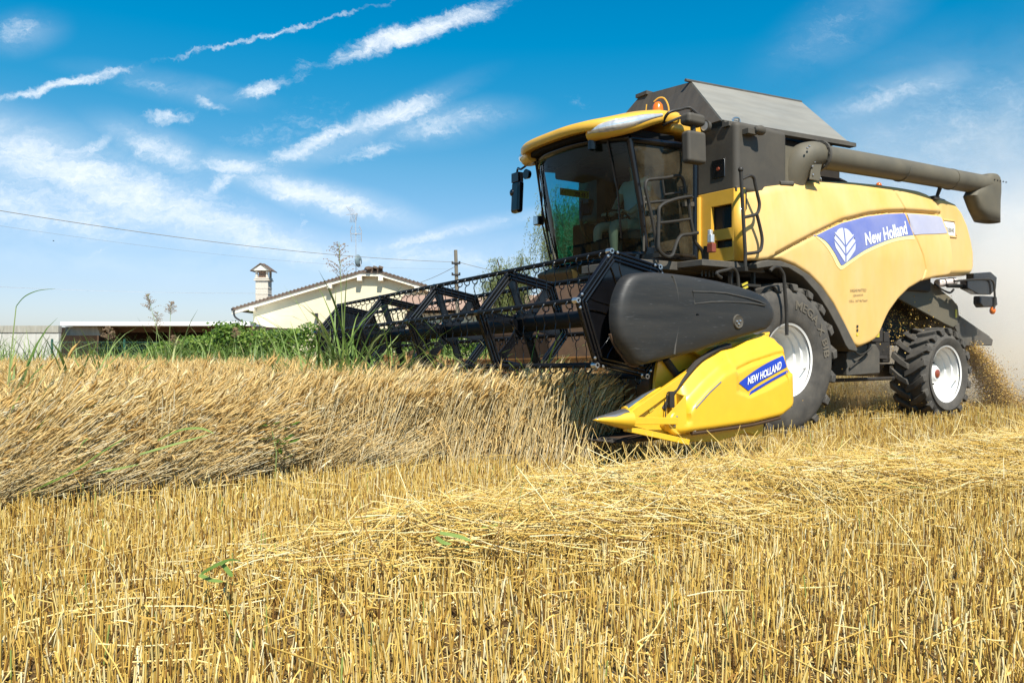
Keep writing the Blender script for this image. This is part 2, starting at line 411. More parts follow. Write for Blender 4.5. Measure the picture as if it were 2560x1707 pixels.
def panel_y(x, z):
    y = 1.60 - .19 * max(0, (z - 2.25) / 1.1) ** 1.6 + .02 * math.sin((z - 1.1) * 1.2)
    y -= .06 * sstep(-2.6, -3.9, x) + .05 * sstep(.2, .74, x)
    zc = interp(x, CREASE)
    if x < .3:
        y += .035 * sstep(zc - .02, zc + .05, z) - .028 * math.exp(-((z - zc + .012) / .016) ** 2)
    y -= .022 * math.exp(-((x - interp(z, SEAM)) / .012) ** 2)
    d = interp(x, ZT) - z
    if d < .13: y -= .13 - math.sqrt(max(0, .13 ** 2 - (.13 - max(d, 0)) ** 2))
    if x > .62: y -= .12 - math.sqrt(max(0, .12 ** 2 - (x - .62) ** 2))
    db = z - interp(x, ZB)
    if db < .05: y -= .05 * (1 - math.sqrt(max(0, 1 - (1 - max(db, 0) / .05) ** 2)))
    return y
def panel_mesh(flip=1):
    xs = list(np.concatenate([np.arange(.74, .6, -.02), np.arange(.60, -2.30, -.035), np.arange(-2.30, -3.12, -.009), np.arange(-3.12, -3.7, -.035), np.arange(-3.7, -3.892, -.0175)]))
    # finer columns along the seam
    rows = []
    for x in xs:
        zb, zt = interp(x, ZB), interp(x, ZT)
        if zt < zb + .01: zt = zb + .01
        n = 96
        rows.append([(x, flip * panel_y(x, zb + (zt - zb) * i / n), zb + (zt - zb) * i / n) for i in range(n + 1)])
    mb = MB(); mb.grid(rows); return mb
sp = panel_mesh().build('side_panel', M['yellow_dusty'], HARV, smooth=50, solid=.02)
sp['label'] = 'dusty pale yellow side panel with the blue name band'
sp2 = panel_mesh(-1).build('side_panel', M['yellow_dusty'], HARV, smooth=50, solid=-.02)

def on_panel(pts_outline, name, m, parent, off=.006, step=.03):
    """a decal sheet that follows the side panel: outline in x, z"""
    bm = bmesh.new()
    vs = [bm.verts.new((x, 0, z)) for x, z in pts_outline]
    f = bm.faces.new(vs)
    xs = [p[0] for p in pts_outline]; zs = [p[1] for p in pts_outline]
    for ax, a, b in (((1, 0, 0), min(xs), max(xs)), ((0, 0, 1), min(zs), max(zs))):
        k = a + step
        while k < b:
            co = (k, 0, 0) if ax[0] else (0, 0, k)
            bmesh.ops.bisect_plane(bm, geom=bm.verts[:] + bm.edges[:] + bm.faces[:], plane_co=co, plane_no=ax)
            k += step
    for q in bm.verts: q.co.y = panel_y(q.co.x, q.co.z) + off
    bmesh.ops.recalc_face_normals(bm, faces=bm.faces)
    if sum(q.normal.y for q in bm.faces) < 0: bmesh.ops.reverse_faces(bm, faces=bm.faces)
    me = bpy.data.meshes.new(name); bm.to_mesh(me); bm.free()
    me.materials.append(m); me.shade_smooth()
    o = bpy.data.objects.new(name, me); COL.objects.link(o); o.parent = parent
    return o
def dense(P, k=6): return [(p.x, p.y) for p in catmull([(a, b, 0) for a, b in P], k)]
top_b = [(x, interp(x, CREASE) - .035) for x in np.arange(-.52, -2.66, -.1)] + [(-2.64, 2.935)]
bot_b = dense([(-2.76, 2.64), (-2.45, 2.595), (-2.093, 2.516), (-1.602, 2.363), (-1.288, 2.226), (-1.09, 2.13)], 5) + dense([(-1.04, 2.118), (-.985, 2.173), (-.875, 2.291), (-.729, 2.404), (-.52, 2.47)], 5)
pale = [(x, z + .0) for x, z in dense([(-2.79, 2.585), (-2.45, 2.545), (-2.093, 2.466), (-1.602, 2.313), (-1.3, 2.18), (-1.09, 2.075)], 5)] + dense([(-1.03, 2.06), (-.95, 2.11), (-.84, 2.24), (-.70, 2.36), (-.50, 2.47)], 5)
on_panel(top_b + pale, 'band_edge', mat('pale_yellow_edge', (.86, .74, .30), .5, var=.03), sp, .004)
band = on_panel(top_b + bot_b, 'blue_band', M['blue_faded'], sp, .008)
on_panel([(-2.70, 2.945), (-3.0, 2.965), (-3.3, 2.985), (-3.62, 3.0), (-3.72, 2.99), (-3.80, 2.76), (-3.4, 2.715), (-3.0, 2.675), (-2.80, 2.648)], 'pale_band', M['blue_pale'], sp, .007)
def NHmap(a, b):
    x = -1.575 - a * 1.03; z0 = 2.405 + a * .232; z1 = 2.572 + a * .255
    z = z0 + (z1 - z0) * b
    return (x, panel_y(x, z) + .013, z)
lettering('lettering', 'New Holland', M['white'], sp, NHmap, .028)
# the leaf emblem: six grey lobes on a stem
def leaf_curve(k, u_):
    return (-.02 + .44 * u_ ** 1.1, .19 + .42 * u_ ** .95, .43 + .38 * u_ ** .85, 1 - .34 * u_ ** 2.6)[k]
for sd in (1, -1):
    for k in range(3):
        us = [.05 + .95 * i / 12 for i in range(13)]
        lo = [(u_, leaf_curve(k, u_) + (.035 if k else .02)) for u_ in us]; hi = [(u_, leaf_curve(k + 1, u_) - .02) for u_ in us]
        lim = lambda v_: math.sqrt(max(.0, 1 - ((v_ - .52) / .62) ** 2)) if v_ > .52 else .25 + .75 * max(0, v_ / .52) ** .55
        P = [(min(a, lim(c_)), c_) for a, c_ in lo] + [(min(a, lim(c_)), c_) for a, c_ in hi[::-1] if c_ > leaf_curve(k, a) + .05]
        Q = []
        for a, c_ in P:
            q = (-1.128 - sd * a * .228, 2.150 + c_ * .462)
            if not Q or (Vector(q) - Vector(Q[-1])).length > .004: Q.append(q)
        on_panel(Q, 'leaf_emblem', M['leafgrey'], sp, .012, .06)
for body, x0, ww, z0, hh in (('VAGHI MATTEO', -1.235, .355, 1.785, .040), ('CERANOVA', -1.30, .225, 1.728, .028), ('CELL. 347 9673669', -1.215, .40, 1.655, .030)):
    lettering('small_lettering', body, M['ink'], sp, lambda a, b: (x0 - a * ww, panel_y(x0 - a * ww, z0 + hh * b) + .006, z0 + .02 * a + hh * b), .0)
for z in (1.33, 1.28, 1.225):
    on_panel([(-1.385, z), (-1.425, z), (-1.425, z + .035), (-1.385, z + .035)], 'warning_label', M['chassis'] if z > 1.25 else M['sticker'], sp, .006)

# --- rear hood with its model plate
hood = [(-3.72, 2.12), (-3.72, 3.30), (-4.03, 3.30), (-4.26, 3.27), (-4.44, 3.16), (-4.60, 2.98), (-4.72, 2.75), (-4.79, 2.55), (-4.79, 2.32), (-4.73, 2.19)]
hd = MB().prism(hood, -1.42, 1.42).build('rear_hood', M['yellow_dusty'], HARV, bevel=.10, seg=4)
dk = [(-3.6, 3.0), (-3.6, 3.36), (-4.10, 3.40), (-4.40, 3.385), (-4.58, 3.31), (-4.72, 3.19), (-4.82, 3.02), (-4.86, 2.80)]
MB().prism(dk, -1.20, 1.20).build('engine_cover', M['grey_plastic'], HARV, bevel=.08, seg=3)
pl = MB().box((-4.02, 1.424, 2.855), (.32, .008, .20)).build('model_plate', M['white'], hd, bevel=.003)
lettering('lettering', 'CX8040', M['ink'], pl, lambda a, b: (-3.895 - a * .25, 1.432, 2.80 + .07 * b), .0)
fr = MB()
fr.tube([(-3.84, 1.42, 2.74), (-3.84, 1.42, 2.97), (-4.15, 1.42, 2.98), (-4.22, 1.415, 2.74)], .02, 6, closed=True)
fr.build('plate_frame', M['yellow_dusty'], hd)

# --- wheel arch trim
A1 = [(.579, 2.049), (.48, 2.085), (.359, 2.103), (.133, 2.106), (-.133, 2.057), (-.408, 1.963), (-.655, 1.819), (-.909, 1.604), (-1.132, 1.359), (-1.284, 1.176), (-1.395, 1.045)]
A2 = [(-1.36, 1.02), (-1.20, 1.045), (-1.131, 1.107), (-.982, 1.311), (-.762, 1.555), (-.548, 1.748), (-.269, 1.934), (.001, 2.028), (.263, 2.035), (.56, 1.99)]
for sgn in (1, -1):
    MB().prism(A1 + A2, sgn * 1.30, sgn * 1.625).build('arch_trim', M['trim'], HARV, bevel=.012)

# --- dark core: body, deck, tank walls, chassis
c = MB()
c.box((-1.5, 0, 2.55), (4.4, 2.5, 1.25)); c.box((-1.6, 0, 1.55), (4.6, 1.76, .9)); c.box((-2.9, 0, 2.2), (1.7, 2.6, .6))
c.box((-.85, 0, 3.42), (1.62, 2.4, .66)); c.box((-2.6, 0, 3.12), (2.6, 2.3, .30)); c.box((-1.05, 0, .95), (2.3, 1.3, .5))
c.box((1.0, 0, 1.75), (1.6, 1.5, .5))
c.build('body_core', M['chassis'], HARV, bevel=.03)
e = MB()
e.box((-2.3, .95, 3.33), (.5, .25, .10)); e.box((-2.85, 1.0, 3.36), (.35, .3, .1)); e.box((-3.3, .95, 3.38), (.45, .22, .08))
e.tube([(-1.0, 1.1, 3.34), (-1.5, 1.08, 3.42), (-1.9, 1.1, 3.36)], .035, 8, smooth_pts=4); e.box((-1.3, 1.1, 3.28), (.9, .3, .12))
e.build('engine_deck', M['chassis'], HARV, bevel=.015)
MB().ball((-2.88, 1.0, 3.44), (.045, .045, .055)).build('beacon', M['orange_glass'], HARV)

# --- grain tank front housing beside the cab
tb = MB()
tb.prism([(.77, 1.5), (.77, -1.5), (-.15, -1.5), (-.15, 1.5)], 2.88, 3.72, 'XY')
tank = tb.build('tank_housing', M['grey_plastic'], HARV, bevel=.07, seg=4)
MB().box((.772, 1.228, 3.195), (.02, .20, .22)).build('intake_recess', M['black'], tank, bevel=.02)
MB().lathe([(0, .012), (.020, .012), (.024, 0)], (.785, 1.235, 3.19), 'X', 16).build('socket', M['red'], tank)
wl = MB(); wl.box((.60, 1.545, 3.585), (.15, .10, .07)); wl.lathe([(0, .0), (.05, 0), (.058, .05), (.045, .12), (.02, .14), (0, .14)], (.43, 1.60, 3.61), 'X', 18)
wl = wl.build('work_lamp', M['grey_plastic'], tank, bevel=.008)
MB().tube([(.60, 1.3, 3.72), (.60, 1.3, 3.80), (.50, 1.3, 3.82), (.48, 1.3, 3.74)], .012, 6, smooth_pts=4).build('lifting_eye', M['steel'], tank)
MB().tube([(.0, 1.49, 3.06), (-.22, 1.51, 3.08)], .035, 10).build('hinge', M['trim'], tank)

# --- tank extension flaps
B = {'fl': (.80, 1.30, 3.74), 'fr': (.80, -1.30, 3.74), 'rl': (-1.65, 1.30, 3.84), 'rr': (-1.65, -1.30, 3.84)}
T = {'fl': (.42, .45, 4.50), 'fr': (.46, -.45, 4.56), 'rl': (-1.83, .45, 4.62), 'rr': (-1.83, -.45, 4.66)}
fl = MB(); fl.add([B['fl'], B['rl'], T['rl'], T['fl']], [(0, 1, 2, 3)])
f1 = fl.build('tank_flap', M['flap'], HARV, smooth=0, solid=.02)
rb = MB(); rb.tube([Vector(T['fl']) + Vector((.10, 0, .02)), Vector(T['rl']) + Vector((0, 0, .02))], .022, 6); rb.tube([Vector(B['fl']) + Vector((0, .03, -.01)), Vector(B['rl']) + Vector((0, .03, -.01))], .02, 6)
rb.box((-.45, 1.36, 3.74), (2.5, .10, .05), (0, .04, 0))
rb.build('flap_edge', M['trim'], f1)
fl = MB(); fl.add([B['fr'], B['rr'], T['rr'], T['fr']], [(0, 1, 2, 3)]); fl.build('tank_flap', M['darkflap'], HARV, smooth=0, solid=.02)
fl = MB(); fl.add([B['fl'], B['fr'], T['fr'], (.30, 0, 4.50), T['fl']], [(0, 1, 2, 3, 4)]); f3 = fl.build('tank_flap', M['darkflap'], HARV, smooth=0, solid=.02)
f3['label'] = 'dark streaked front tank flap behind the cab roof'
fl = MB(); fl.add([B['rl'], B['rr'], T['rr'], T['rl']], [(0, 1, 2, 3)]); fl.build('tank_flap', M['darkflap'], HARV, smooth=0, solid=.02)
fe = MB(); fe.tube([T['fl'], (.30, 0, 4.50), T['fr'], B['fr']], .018, 6); fe.box((.45, -.40, 4.57), (.12, .22, .05)); fe.build('flap_edge', M['trim'], f3)

# --- unloading tube
ux = lambda x: 3.487 + (-.735 - x) * .0258
tu = MB(); tu.tube([(-.70, 1.5, 3.49), (-2.588, 1.5, 3.545), (-3.892, 1.5, 3.572), (-4.95, 1.5, 3.598)], .15, 24)
tube = tu.build('unloading_tube', M['grey_tube'], HARV)
b_ = MB()
for x, r in ((-2.588, .153), (-3.892, .157), (-.76, .17)): b_.lathe([(.1, -.012), (r, -.012), (r, .012), (.1, .012)], (x, 1.5, ux(x)), 'X', 28)
b_.build('tube_collar', M['grey_tube'], tube, each=True)
el_ = MB()
el_.tube([(-.40, 1.28, 3.02), (-.40, 1.38, 3.26), (-.46, 1.46, 3.42), (-.60, 1.5, 3.48), (-.73, 1.5, 3.49)], .205, 22, smooth_pts=5, r1=.165)
el_.box((-.28, 1.33, 3.30), (.28, .24, .52))
el_ = el_.build('tube_elbow', M['grey_tube'], tube, bevel=.03)
fl_ = MB(); fl_.lathe([(.12, -.02), (.20, -.02), (.20, .02), (.12, .02)], (-.735, 1.5, 3.488), 'X', 28)
for i in range(14):
    q = 2 * math.pi * i / 14; fl_.box((-.735, 1.5 + .18 * math.cos(q), 3.488 + .18 * math.sin(q)), (.065, .022, .022), (q, 0, 0))
fl_.build('tube_flange', M['trim'], tube)
br_ = MB(); br_.prism([(-.42, 3.14), (-.47, 3.33), (-.56, 3.40), (-.66, 3.36), (-.62, 3.24), (-.66, 3.14)], 1.60, 1.62); br_.build('tube_bracket', M['grey_tube'], tube, bevel=.006)
bt = MB()
for x, z in ((-.46, 3.30), (-.50, 3.36), (-.58, 3.38), (-.47, 3.20), (-.62, 3.17), (-.32, 3.50), (-.36, 3.53)): bt.ball((x, 1.625 if z < 3.45 else 1.655, z), .014, 8, 5)
bt.build('bolt', M['steel'], tube, each=True)
spt = MB()
rows = []
for i, (z, xf, xr, hw) in enumerate([(3.76, -4.86, -5.14, .13), (3.72, -4.80, -5.21, .145), (3.66, -4.70, -5.25, .15), (3.50, -4.52, -5.27, .15), (3.38, -4.40, -5.27, .145), (3.2, -4.54, -5.265, .135), (3.03, -4.72, -5.26, .125)]):
    cx, a = (xf + xr) / 2, (xf - xr) / 2
    rows.append([(cx + a * math.copysign(abs(math.cos(q)) ** .7, math.cos(q)), 1.5 + hw * math.copysign(abs(math.sin(q)) ** .7, math.sin(q)), z) for q in [2 * math.pi * j / 24 for j in range(25)]])
spt.grid(rows); spt.add(rows[0][:-1], [tuple(range(24))])
spt.build('tube_spout', M['grey_tube'], tube, solid=.012)
sb = MB()
for i in range(5): sb.ball((-4.90 - .09 * i, 1.655, 3.655), .012, 6, 4)
sb.tube([(-3.62, 1.5, 3.41), (-3.62, 1.45, 3.28), (-3.55, 1.30, 3.26)], .03, 8); sb.box((-3.60, 1.40, 3.27), (.14, .14, .05))
sb.build('tube_support', M['chassis'], tube, each=True)

# --- service panel in front, beside the cab door
svp = MB()
# front face with two openings, built as strips round the holes (y, z)
def face_with_holes(yo, zo, holes, x):
    ys = sorted(set([yo[0], yo[1]] + [q for h in holes for q in h[:2]])); zs = sorted(set([zo[0], zo[1]] + [q for h in holes for q in h[2:]]))
    mb = MB()
    for i in range(len(ys) - 1):
        for j in range(len(zs) - 1):
            cy, cz = (ys[i] + ys[i + 1]) / 2, (zs[j] + zs[j + 1]) / 2
            if any(h[0] < cy < h[1] and h[2] < cz < h[3] for h in holes): continue
            mb.add([(x, ys[i], zs[j]), (x, ys[i + 1], zs[j]), (x, ys[i + 1], zs[j + 1]), (x, ys[i], zs[j + 1])], [(0, 1, 2, 3)])
    return mb
svp = face_with_holes((.90, 1.46), (2.09, 2.93), [(1.115, 1.425, 2.475, 2.755), (1.17, 1.43, 2.250, 2.345)], .772)
s0 = svp.build('service_panel', M['yellow'], HARV, smooth=0, solid=.05)
s0.modifiers.new('b', 'BEVEL').width = .02; s0.modifiers['b'].segments = 3
cr = MB()
cr.grid([[(.772 - .10 * (1 - math.cos(q)), 1.445 + .10 * math.sin(q), z) for z in (2.085, 2.925)] for q in [math.pi / 2 * i / 8 for i in range(9)]])
cr.build('panel_corner', M['yellow'], HARV, solid=.01)
MB().prism([(.95, 2.93), (1.50, 2.88), (1.50, 2.95), (.95, 2.985)], .62, .768, 'YZ').build('panel_rim', M['grey_plastic'], HARV, bevel=.015)
MB().box((.66, 1.22, 2.5), (.06, .62, .80)).build('panel_recess', M['black'], HARV)
MB().tube([(.785, .93, 2.30), (.785, .93, 2.90)], .03, 8).build('panel_edge', M['yellow'], HARV)

# --- platform, tail lamps and boarding rails
pf = MB(); pf.box((.80, 1.20, 2.03), (1.05, .58, .075)); pf.box((.52, 1.42, 1.98), (.52, .14, .03)); pf.box((1.0, .6, 2.02), (1.9, 1.0, .10))
for i in range(4): pf.box((1.15 - i * .06, 1.32, 1.93), (.02, .02, .08))
pf.build('platform', M['trim'], HARV, bevel=.01)
tl = MB(); tl.box((1.10, 1.37, 2.04), (.20, .05, .075)); tl.build('reflector_lamp', M['red'], HARV, bevel=.01)
il = MB(); il.box((.97, 1.30, 2.235), (.07, .09, .11)); il.build('indicator_lamp', M['red'], HARV, bevel=.012)
i2 = MB(); i2.box((.97, 1.29, 2.345), (.06, .065, .10)); i2.box((.97, 1.28, 2.42), (.05, .045, .06)); i2.build('side_lamp', M['lens'], HARV, bevel=.01)
r1 = MB()
PY = 1.15
def p3(P, y=PY): return [(x, y, z) for x, z in P]
r1.tube(p3([(1.69, 2.16), (1.744, 2.454), (1.849, 2.795), (1.868, 2.88), (1.845, 2.945), (1.757, 2.971), (1.55, 3.01), (1.391, 3.052), (1.32, 3.05), (1.27, 3.0), (1.240, 2.86)]), .020, 8, smooth_pts=4)
r1.tube(p3([(1.81, 2.702), (1.45, 2.765), (1.125, 2.832)]), .017, 8)
r1.tube(p3([(1.61, 2.985), (1.575, 2.815), (1.33, 2.87)]), .014, 6)
r1.tube(p3([(1.196, 2.84), (1.16, 2.60), (1.111, 2.42), (1.085, 2.32), (1.03, 2.27), (.96, 2.21), (.935, 2.08)]), .021, 8, smooth_pts=3)
r1.tube(p3([(1.69, 2.479), (1.42, 2.525), (1.168, 2.574)]), .017, 8)
for dz in (0, .03, .06): r1.tube(p3([(1.37 - .02 * dz, 2.86 + dz), (1.20, 2.89 + dz)]), .007, 5)
for x in (1.22, 1.28, 1.34): r1.tube(p3([(x, 2.85), (x - .005, 2.93)]), .006, 5)
r1.build('door_guard', M['rail'], HARV)
r2 = MB()
r2.tube(p3([(1.196, 2.83), (1.33, 2.80), (1.447, 2.77), (1.60, 2.715), (1.69, 2.66), (1.711, 2.60), (1.716, 2.40), (1.718, 2.221), (1.70, 2.165), (1.64, 2.12), (1.56, 2.103), (1.50, 2.13), (1.475, 2.178), (1.43, 2.28), (1.38, 2.345), (1.323, 2.37), (1.20, 2.39), (1.09, 2.415)], PY + .05), .021, 8, smooth_pts=4)
r2.box((.93, PY + .03, 2.16), (.06, .03, .22)); r2.box((1.64, 1.0, 2.13), (.03, .3, .05))
r2.build('grab_rail', M['rail'], HARV)
r3 = MB()
r3.tube(p3([(.888, 3.075), (.881, 3.022), (.85, 2.6), (.811, 2.131), (.818, 1.953)], 1.66), .020, 8); r3.ball((.888, 1.66, 3.09), .032, 10, 6)
r3.tube(p3([(.867, 2.984), (.79, 3.02), (.72, 3.041), (.665, 3.02), (.64, 2.95), (.60, 2.83), (.571, 2.748), (.576, 2.68), (.615, 2.615), (.72, 2.58), (.845, 2.552)], 1.66), .019, 8, smooth_pts=3)
r3.tube(p3([(.617, 2.614), (.565, 2.48), (.527, 2.36), (.527, 2.27), (.56, 2.195), (.65, 2.165), (.806, 2.142)], 1.66), .019, 8, smooth_pts=3)
r3.box((.818, 1.56, 1.97), (.05, .24, .05))
r3.build('grab_rail', M['rail'], HARV)
st = MB()
st.tube(p3([(1.14, 1.855), (1.205, 1.885), (1.205, 1.915), (1.05, 1.95), (.96, 1.975), (.89, 1.93), (.86, 1.80), (.845, 1.5)], 1.6), .020, 8, smooth_pts=4)
st.tube(p3([(.50, 1.955), (.43, 2.0), (.35, 2.005), (.28, 1.95), (.253, 1.90), (.235, 1.75), (.205, 1.5), (.20, 1.22)], 1.75), .021, 8, smooth_pts=4)
for z in (1.20, 1.50, 1.80): st.box((.62, 1.45, z), (.40, .22, .03))
for x in (.43, .82): st.box((x, 1.45, 1.55), (.03, .05, .95))
lad = st.build('boarding_ladder', M['rail'], HARV)
hz = MB()
for i in range(4): hz.box((.80 - .005 * i, 1.64, 1.80 - .045 * i), (.10, .01, .022), (0, .35, 0))
hz.build('hazard_stripes', M['sticker'], lad)

# --- cab
KW = .88
def wsx(y, z): return 1.60 + (z - 2.17) * .203 + .34 * (1 - abs(y / KW) ** 2.6)
gl = MB(); rows = []
for i in range(29):
    y = -KW + 2 * KW * i / 28
    rows.append([(wsx(y, z) + .03 * math.sin((z - 2.17) / 1.25 * math.pi), y, z) for z in np.linspace(2.19, 3.50, 12)])
gl.grid(rows); ws = gl.build('windscreen', M['glass'], HARV, smooth=60)
sk = MB()
def stk(a, b): return (1.56 - a * .50, -KW + .018, 3.14 + b * .10)
sk.add([stk(0, 0), stk(1, 0), stk(1, 1), stk(0, 1)], [(0, 1, 2, 3)]); sk = sk.build('window_sticker', M['sticker'], HARV, smooth=0)
lettering('lettering', '398 48 5', M['black'], sk, lambda a, b: (1.32 - a * .25, -KW + .021, 3.155 + .06 * b), .02)
tri = MB(); tri.tube([(1.535, -KW + .02, 3.152), (1.465, -KW + .02, 3.152), (1.50, -KW + .02, 3.23)], .004, 4, closed=True); tri.box((1.50, -KW + .02, 3.18), (.008, .004, .03)); tri.build('warning_triangle', M['black'], sk)
fm = MB()
for s in (1, -1):
    y = s * KW
    fm.tube([(1.595, y, 2.15), (1.70, y * 1.005, 2.75), (1.865, y, 3.48)], .042, 8)
    fm.tube([(.80, y, 2.15), (.80, y, 3.55)], .045, 8); fm.tube([(1.60, y, 2.17), (.78, y, 2.17)], .04, 8); fm.tube([(1.87, y, 3.47), (.8, y, 3.52)], .05, 8)
fm.tube([(wsx(y, 2.17), y, 2.17) for y in np.linspace(-KW, KW, 15)], .035, 8); fm.tube([(wsx(y, 3.47) , y, 3.48) for y in np.linspace(-KW, KW, 15)], .045, 8)
fm.box((1.2, 0, 2.12), (1.0, 1.72, .10)); fm.box((.775, 0, 2.85), (.04, 1.74, 1.40)); fm.box((1.57, .90, 2.19), (.12, .06, .11))
cabf = fm.build('cab_frame', M['black'], HARV, bevel=.01)
hdl = MB()
for s in (1, -1): hdl.add([(1.62, s * KW, 2.20), (.83, s * KW, 2.20), (.83, s * KW, 3.50), (1.85, s * KW, 3.46)], [(0, 1, 2, 3)])
# two side windows, each its own pane
dg_ = MB(); dg_.add([(1.60, KW + .005, 2.20), (.83, KW + .005, 2.20), (.83, KW + .005, 3.50), (1.85, KW + .005, 3.46)], [(0, 1, 2, 3)])
door = dg_.build('door_glass', M['doorglass'], HARV, smooth=0)
dh = MB(); dh.tube([(1.66, KW + .02, 2.82), (1.66, KW + .02, 2.19)], .014, 6); dh.tube([(1.735, KW + .02, 2.86), (1.60, KW + .02, 2.19)], .018, 6)
dh.ball((1.645, KW + .02, 2.815), .022, 8, 5); dh.ball((1.632, KW + .02, 2.755), .022, 8, 5); dh.box((.97, KW + .05, 2.80), (.16, .05, .05), (0, .1, 0))
dh.build('door_handle', M['grey_plastic'], door, each=True)
dg2 = MB(); dg2.add([(1.62, -KW - .005, 2.20), (.83, -KW - .005, 2.20), (.83, -KW - .005, 3.50), (1.85, -KW - .005, 3.46)], [(0, 1, 2, 3)])
dg2.build('side_window', M['teal_glass'], HARV, smooth=0)
# roof: plan outline of the brim, lower in front
def rplan(k, inset=0):
    q = math.pi * k
    c_, s_ = math.cos(q), math.sin(q)
    y = 1.02 * math.copysign(abs(c_) ** .62, c_); x = 1.20 + 1.22 * abs(s_) ** .55
    return Vector((x, y))
N = 40; rows = []
prof = [(.86, -.02), (.93, -.078), (.985, -.085), (1.0, -.055), (1.0, -.005), (.985, .028), (.93, .058), (.75, .10), (.4, .14), (.0, .15)]
for k in range(N + 1):
    p = rplan(k / N); row = []
    for sc, dz in prof:
        q = Vector((.85, 0)).lerp(p, sc); 
        zb = 3.815 - .185 * sstep(1.25, 2.35, q.x)
        row.append((q.x, q.y, zb + dz))
    rows.append(row)
rf = MB(); rf.grid(rows)
roof = rf.build('cab_roof', M['yellow'], HARV, smooth=50)
rk = MB(); rk.box((.98, 0, 3.74), (.62, 1.96, .22)); rk = rk.build('roof_rear', M['yellow'], roof, bevel=.05, seg=3)
un = MB(); un.prism([(p.x * .93 + .06, p.y * .90) for p in [rplan(k / 24) for k in range(25)]], 3.50, 3.60, 'XY'); un.build('roof_lining', M['interior'], roof, bevel=.02)
for s in (1, -1):
    # headlamp pods on the corners
    P = [Vector((2.24, s * .62, 3.555)), Vector((2.16, s * .86, 3.565)), Vector((1.95, s * .98, 3.62)), Vector((1.72, s * 1.02, 3.70)), Vector((1.50, s * 1.03, 3.765))]
    hl = MB(); hl.tube(P, lambda t: .022 + .044 * math.sin(math.pi * min(1, t * .85 + .2)), 14, smooth_pts=6)
    h = hl.build('headlamp', M['lens'], roof, smooth=60)
    hm = MB(); hm.tube([p + Vector((-.035, -s * .04, -.022)) for p in P], lambda t: .052 + .036 * math.sin(math.pi * min(1, t * .8 + .25)), 14, smooth_pts=6)
    hm.build('lamp_surround', M['yellow'], roof, smooth=60)
    dv = MB()
    for t in (.33, .62): 
        q = P[1].lerp(P[4], t); dv.ball((q.x + .035, q.y + s * .05, q.z - .005), (.036, .03, .046), 14, 9)
    dv.build('reflector', M['steel'], roof, each=True)
bz = MB(); bz.lathe([(.075, 0), (.072, .04), (.062, .11), (.035, .145), (0, .15)], (.92, .36, 4.04), 'Z', 18); bz.build('beacon', M['orange_glass'], HARV)
b2 = MB(); b2.lathe([(0, 0), (.085, 0), (.085, .05), (.0, .05)], (.92, .36, 3.99), 'Z', 18); b2.build('beacon_base', M['black'], HARV)
b3 = MB(); b3.tube([(.86, .50, 3.90), (.86, .49, 4.10), (.88, .44, 4.22), (.92, .38, 4.24), (.95, .32, 4.20)], .010, 6, smooth_pts=4); b3.tube([(1.02, .22, 3.92), (1.0, .24, 4.18)], .008, 5)
b3.build('beacon_guard', M['yellow'], HARV)
# mirrors
mh = MB(); mh.box((1.38, 1.40, 3.635), (.28, .16, .13)); mm = mh.build('mirror', M['grey_plastic'], HARV, bevel=.045, seg=4)
mh = MB(); mh.box((1.362, 1.40, 3.325), (.29, .13, .36), (0, .03, 0)); mh.build('mirror_housing', M['grey_plastic'], mm, bevel=.04, seg=4)
MB().box((1.352, 1.325, 3.325), (.24, .01, .31)).build('mirror_glass', M['mirror'], mm)
ma = MB(); ma.tube([(1.45, 1.0, 3.70), (1.46, 1.10, 3.78), (1.30, 1.12, 3.84), (1.18, 1.12, 3.88), (1.14, 1.16, 3.86), (1.16, 1.30, 3.74), (1.33, 1.40, 3.68)], .018, 8, smooth_pts=4)
ma.tube([(1.45, 1.0, 3.66), (1.40, 1.12, 3.70), (1.18, 1.14, 3.80), (1.15, 1.16, 3.84)], .016, 8, smooth_pts=4); ma.tube([(1.38, 1.40, 3.60), (1.37, 1.40, 3.47)], .03, 8)
ma.build('mirror_arm', M['rail'], mm)
ml = MB(); ml.lathe([(.02, -.06), (.06, -.03), (.068, .02), (.055, .022), (0, .02)], (1.19, 1.42, 3.59), 'X', 18); ml = ml.build('mirror_lamp', M['grey_plastic'], mm)
MB().lathe([(0, .024), (.052, .024)], (1.19, 1.42, 3.59), 'X', 18).build('lens', M['lens'], mm)
fm2 = MB(); fm2.box((1.93, -1.35, 3.15), (.10, .20, .44), (0, -.05, 0)); fmm = fm2.build('mirror', M['black'], HARV, bevel=.04, seg=3)
fa = MB(); fa.box((1.93, -1.35, 3.42), (.09, .17, .13)); fa.tube([(1.95, -1.33, 3.48), (1.95, -1.30, 3.54), (1.98, -1.18, 3.50), (1.95, -1.02, 3.56)], .016, 8, smooth_pts=3); fa.ball((1.97, -1.42, 3.22), (.03, .05, .05), 8, 6)
fa.build('mirror_arm', M['black'], fmm, bevel=.02)
wk = MB(); wk.lathe([(.02, -.05), (.055, -.03), (.07, .03), (.0, .03)], (1.93, -1.10, 3.42), 'X', 16); wk.build('work_lamp', M['black'], HARV)
wk = MB(); wk.box((1.80, -1.02, 2.79), (.10, .12, .12)); wk.tube([(1.78, -1.0, 2.80), (1.78, -.90, 2.78)], .02, 6); wk.build('work_lamp', M['black'], HARV, bevel=.015)
MB().box((1.853, -1.02, 2.79), (.01, .10, .10)).build('work_lamp_lens', M['lens'], HARV)
wp = MB()
for y0, y1, y2 in ((-.70, -.78, -.62), (-.55, -.72, -.66)): wp.tube([(wsx(y0, 3.48) + .06, y0, 3.50), (wsx(y1, 2.95) + .07, y1, 2.95), (wsx(y2, 2.3) + .05, y2, 2.30)], .012, 5)
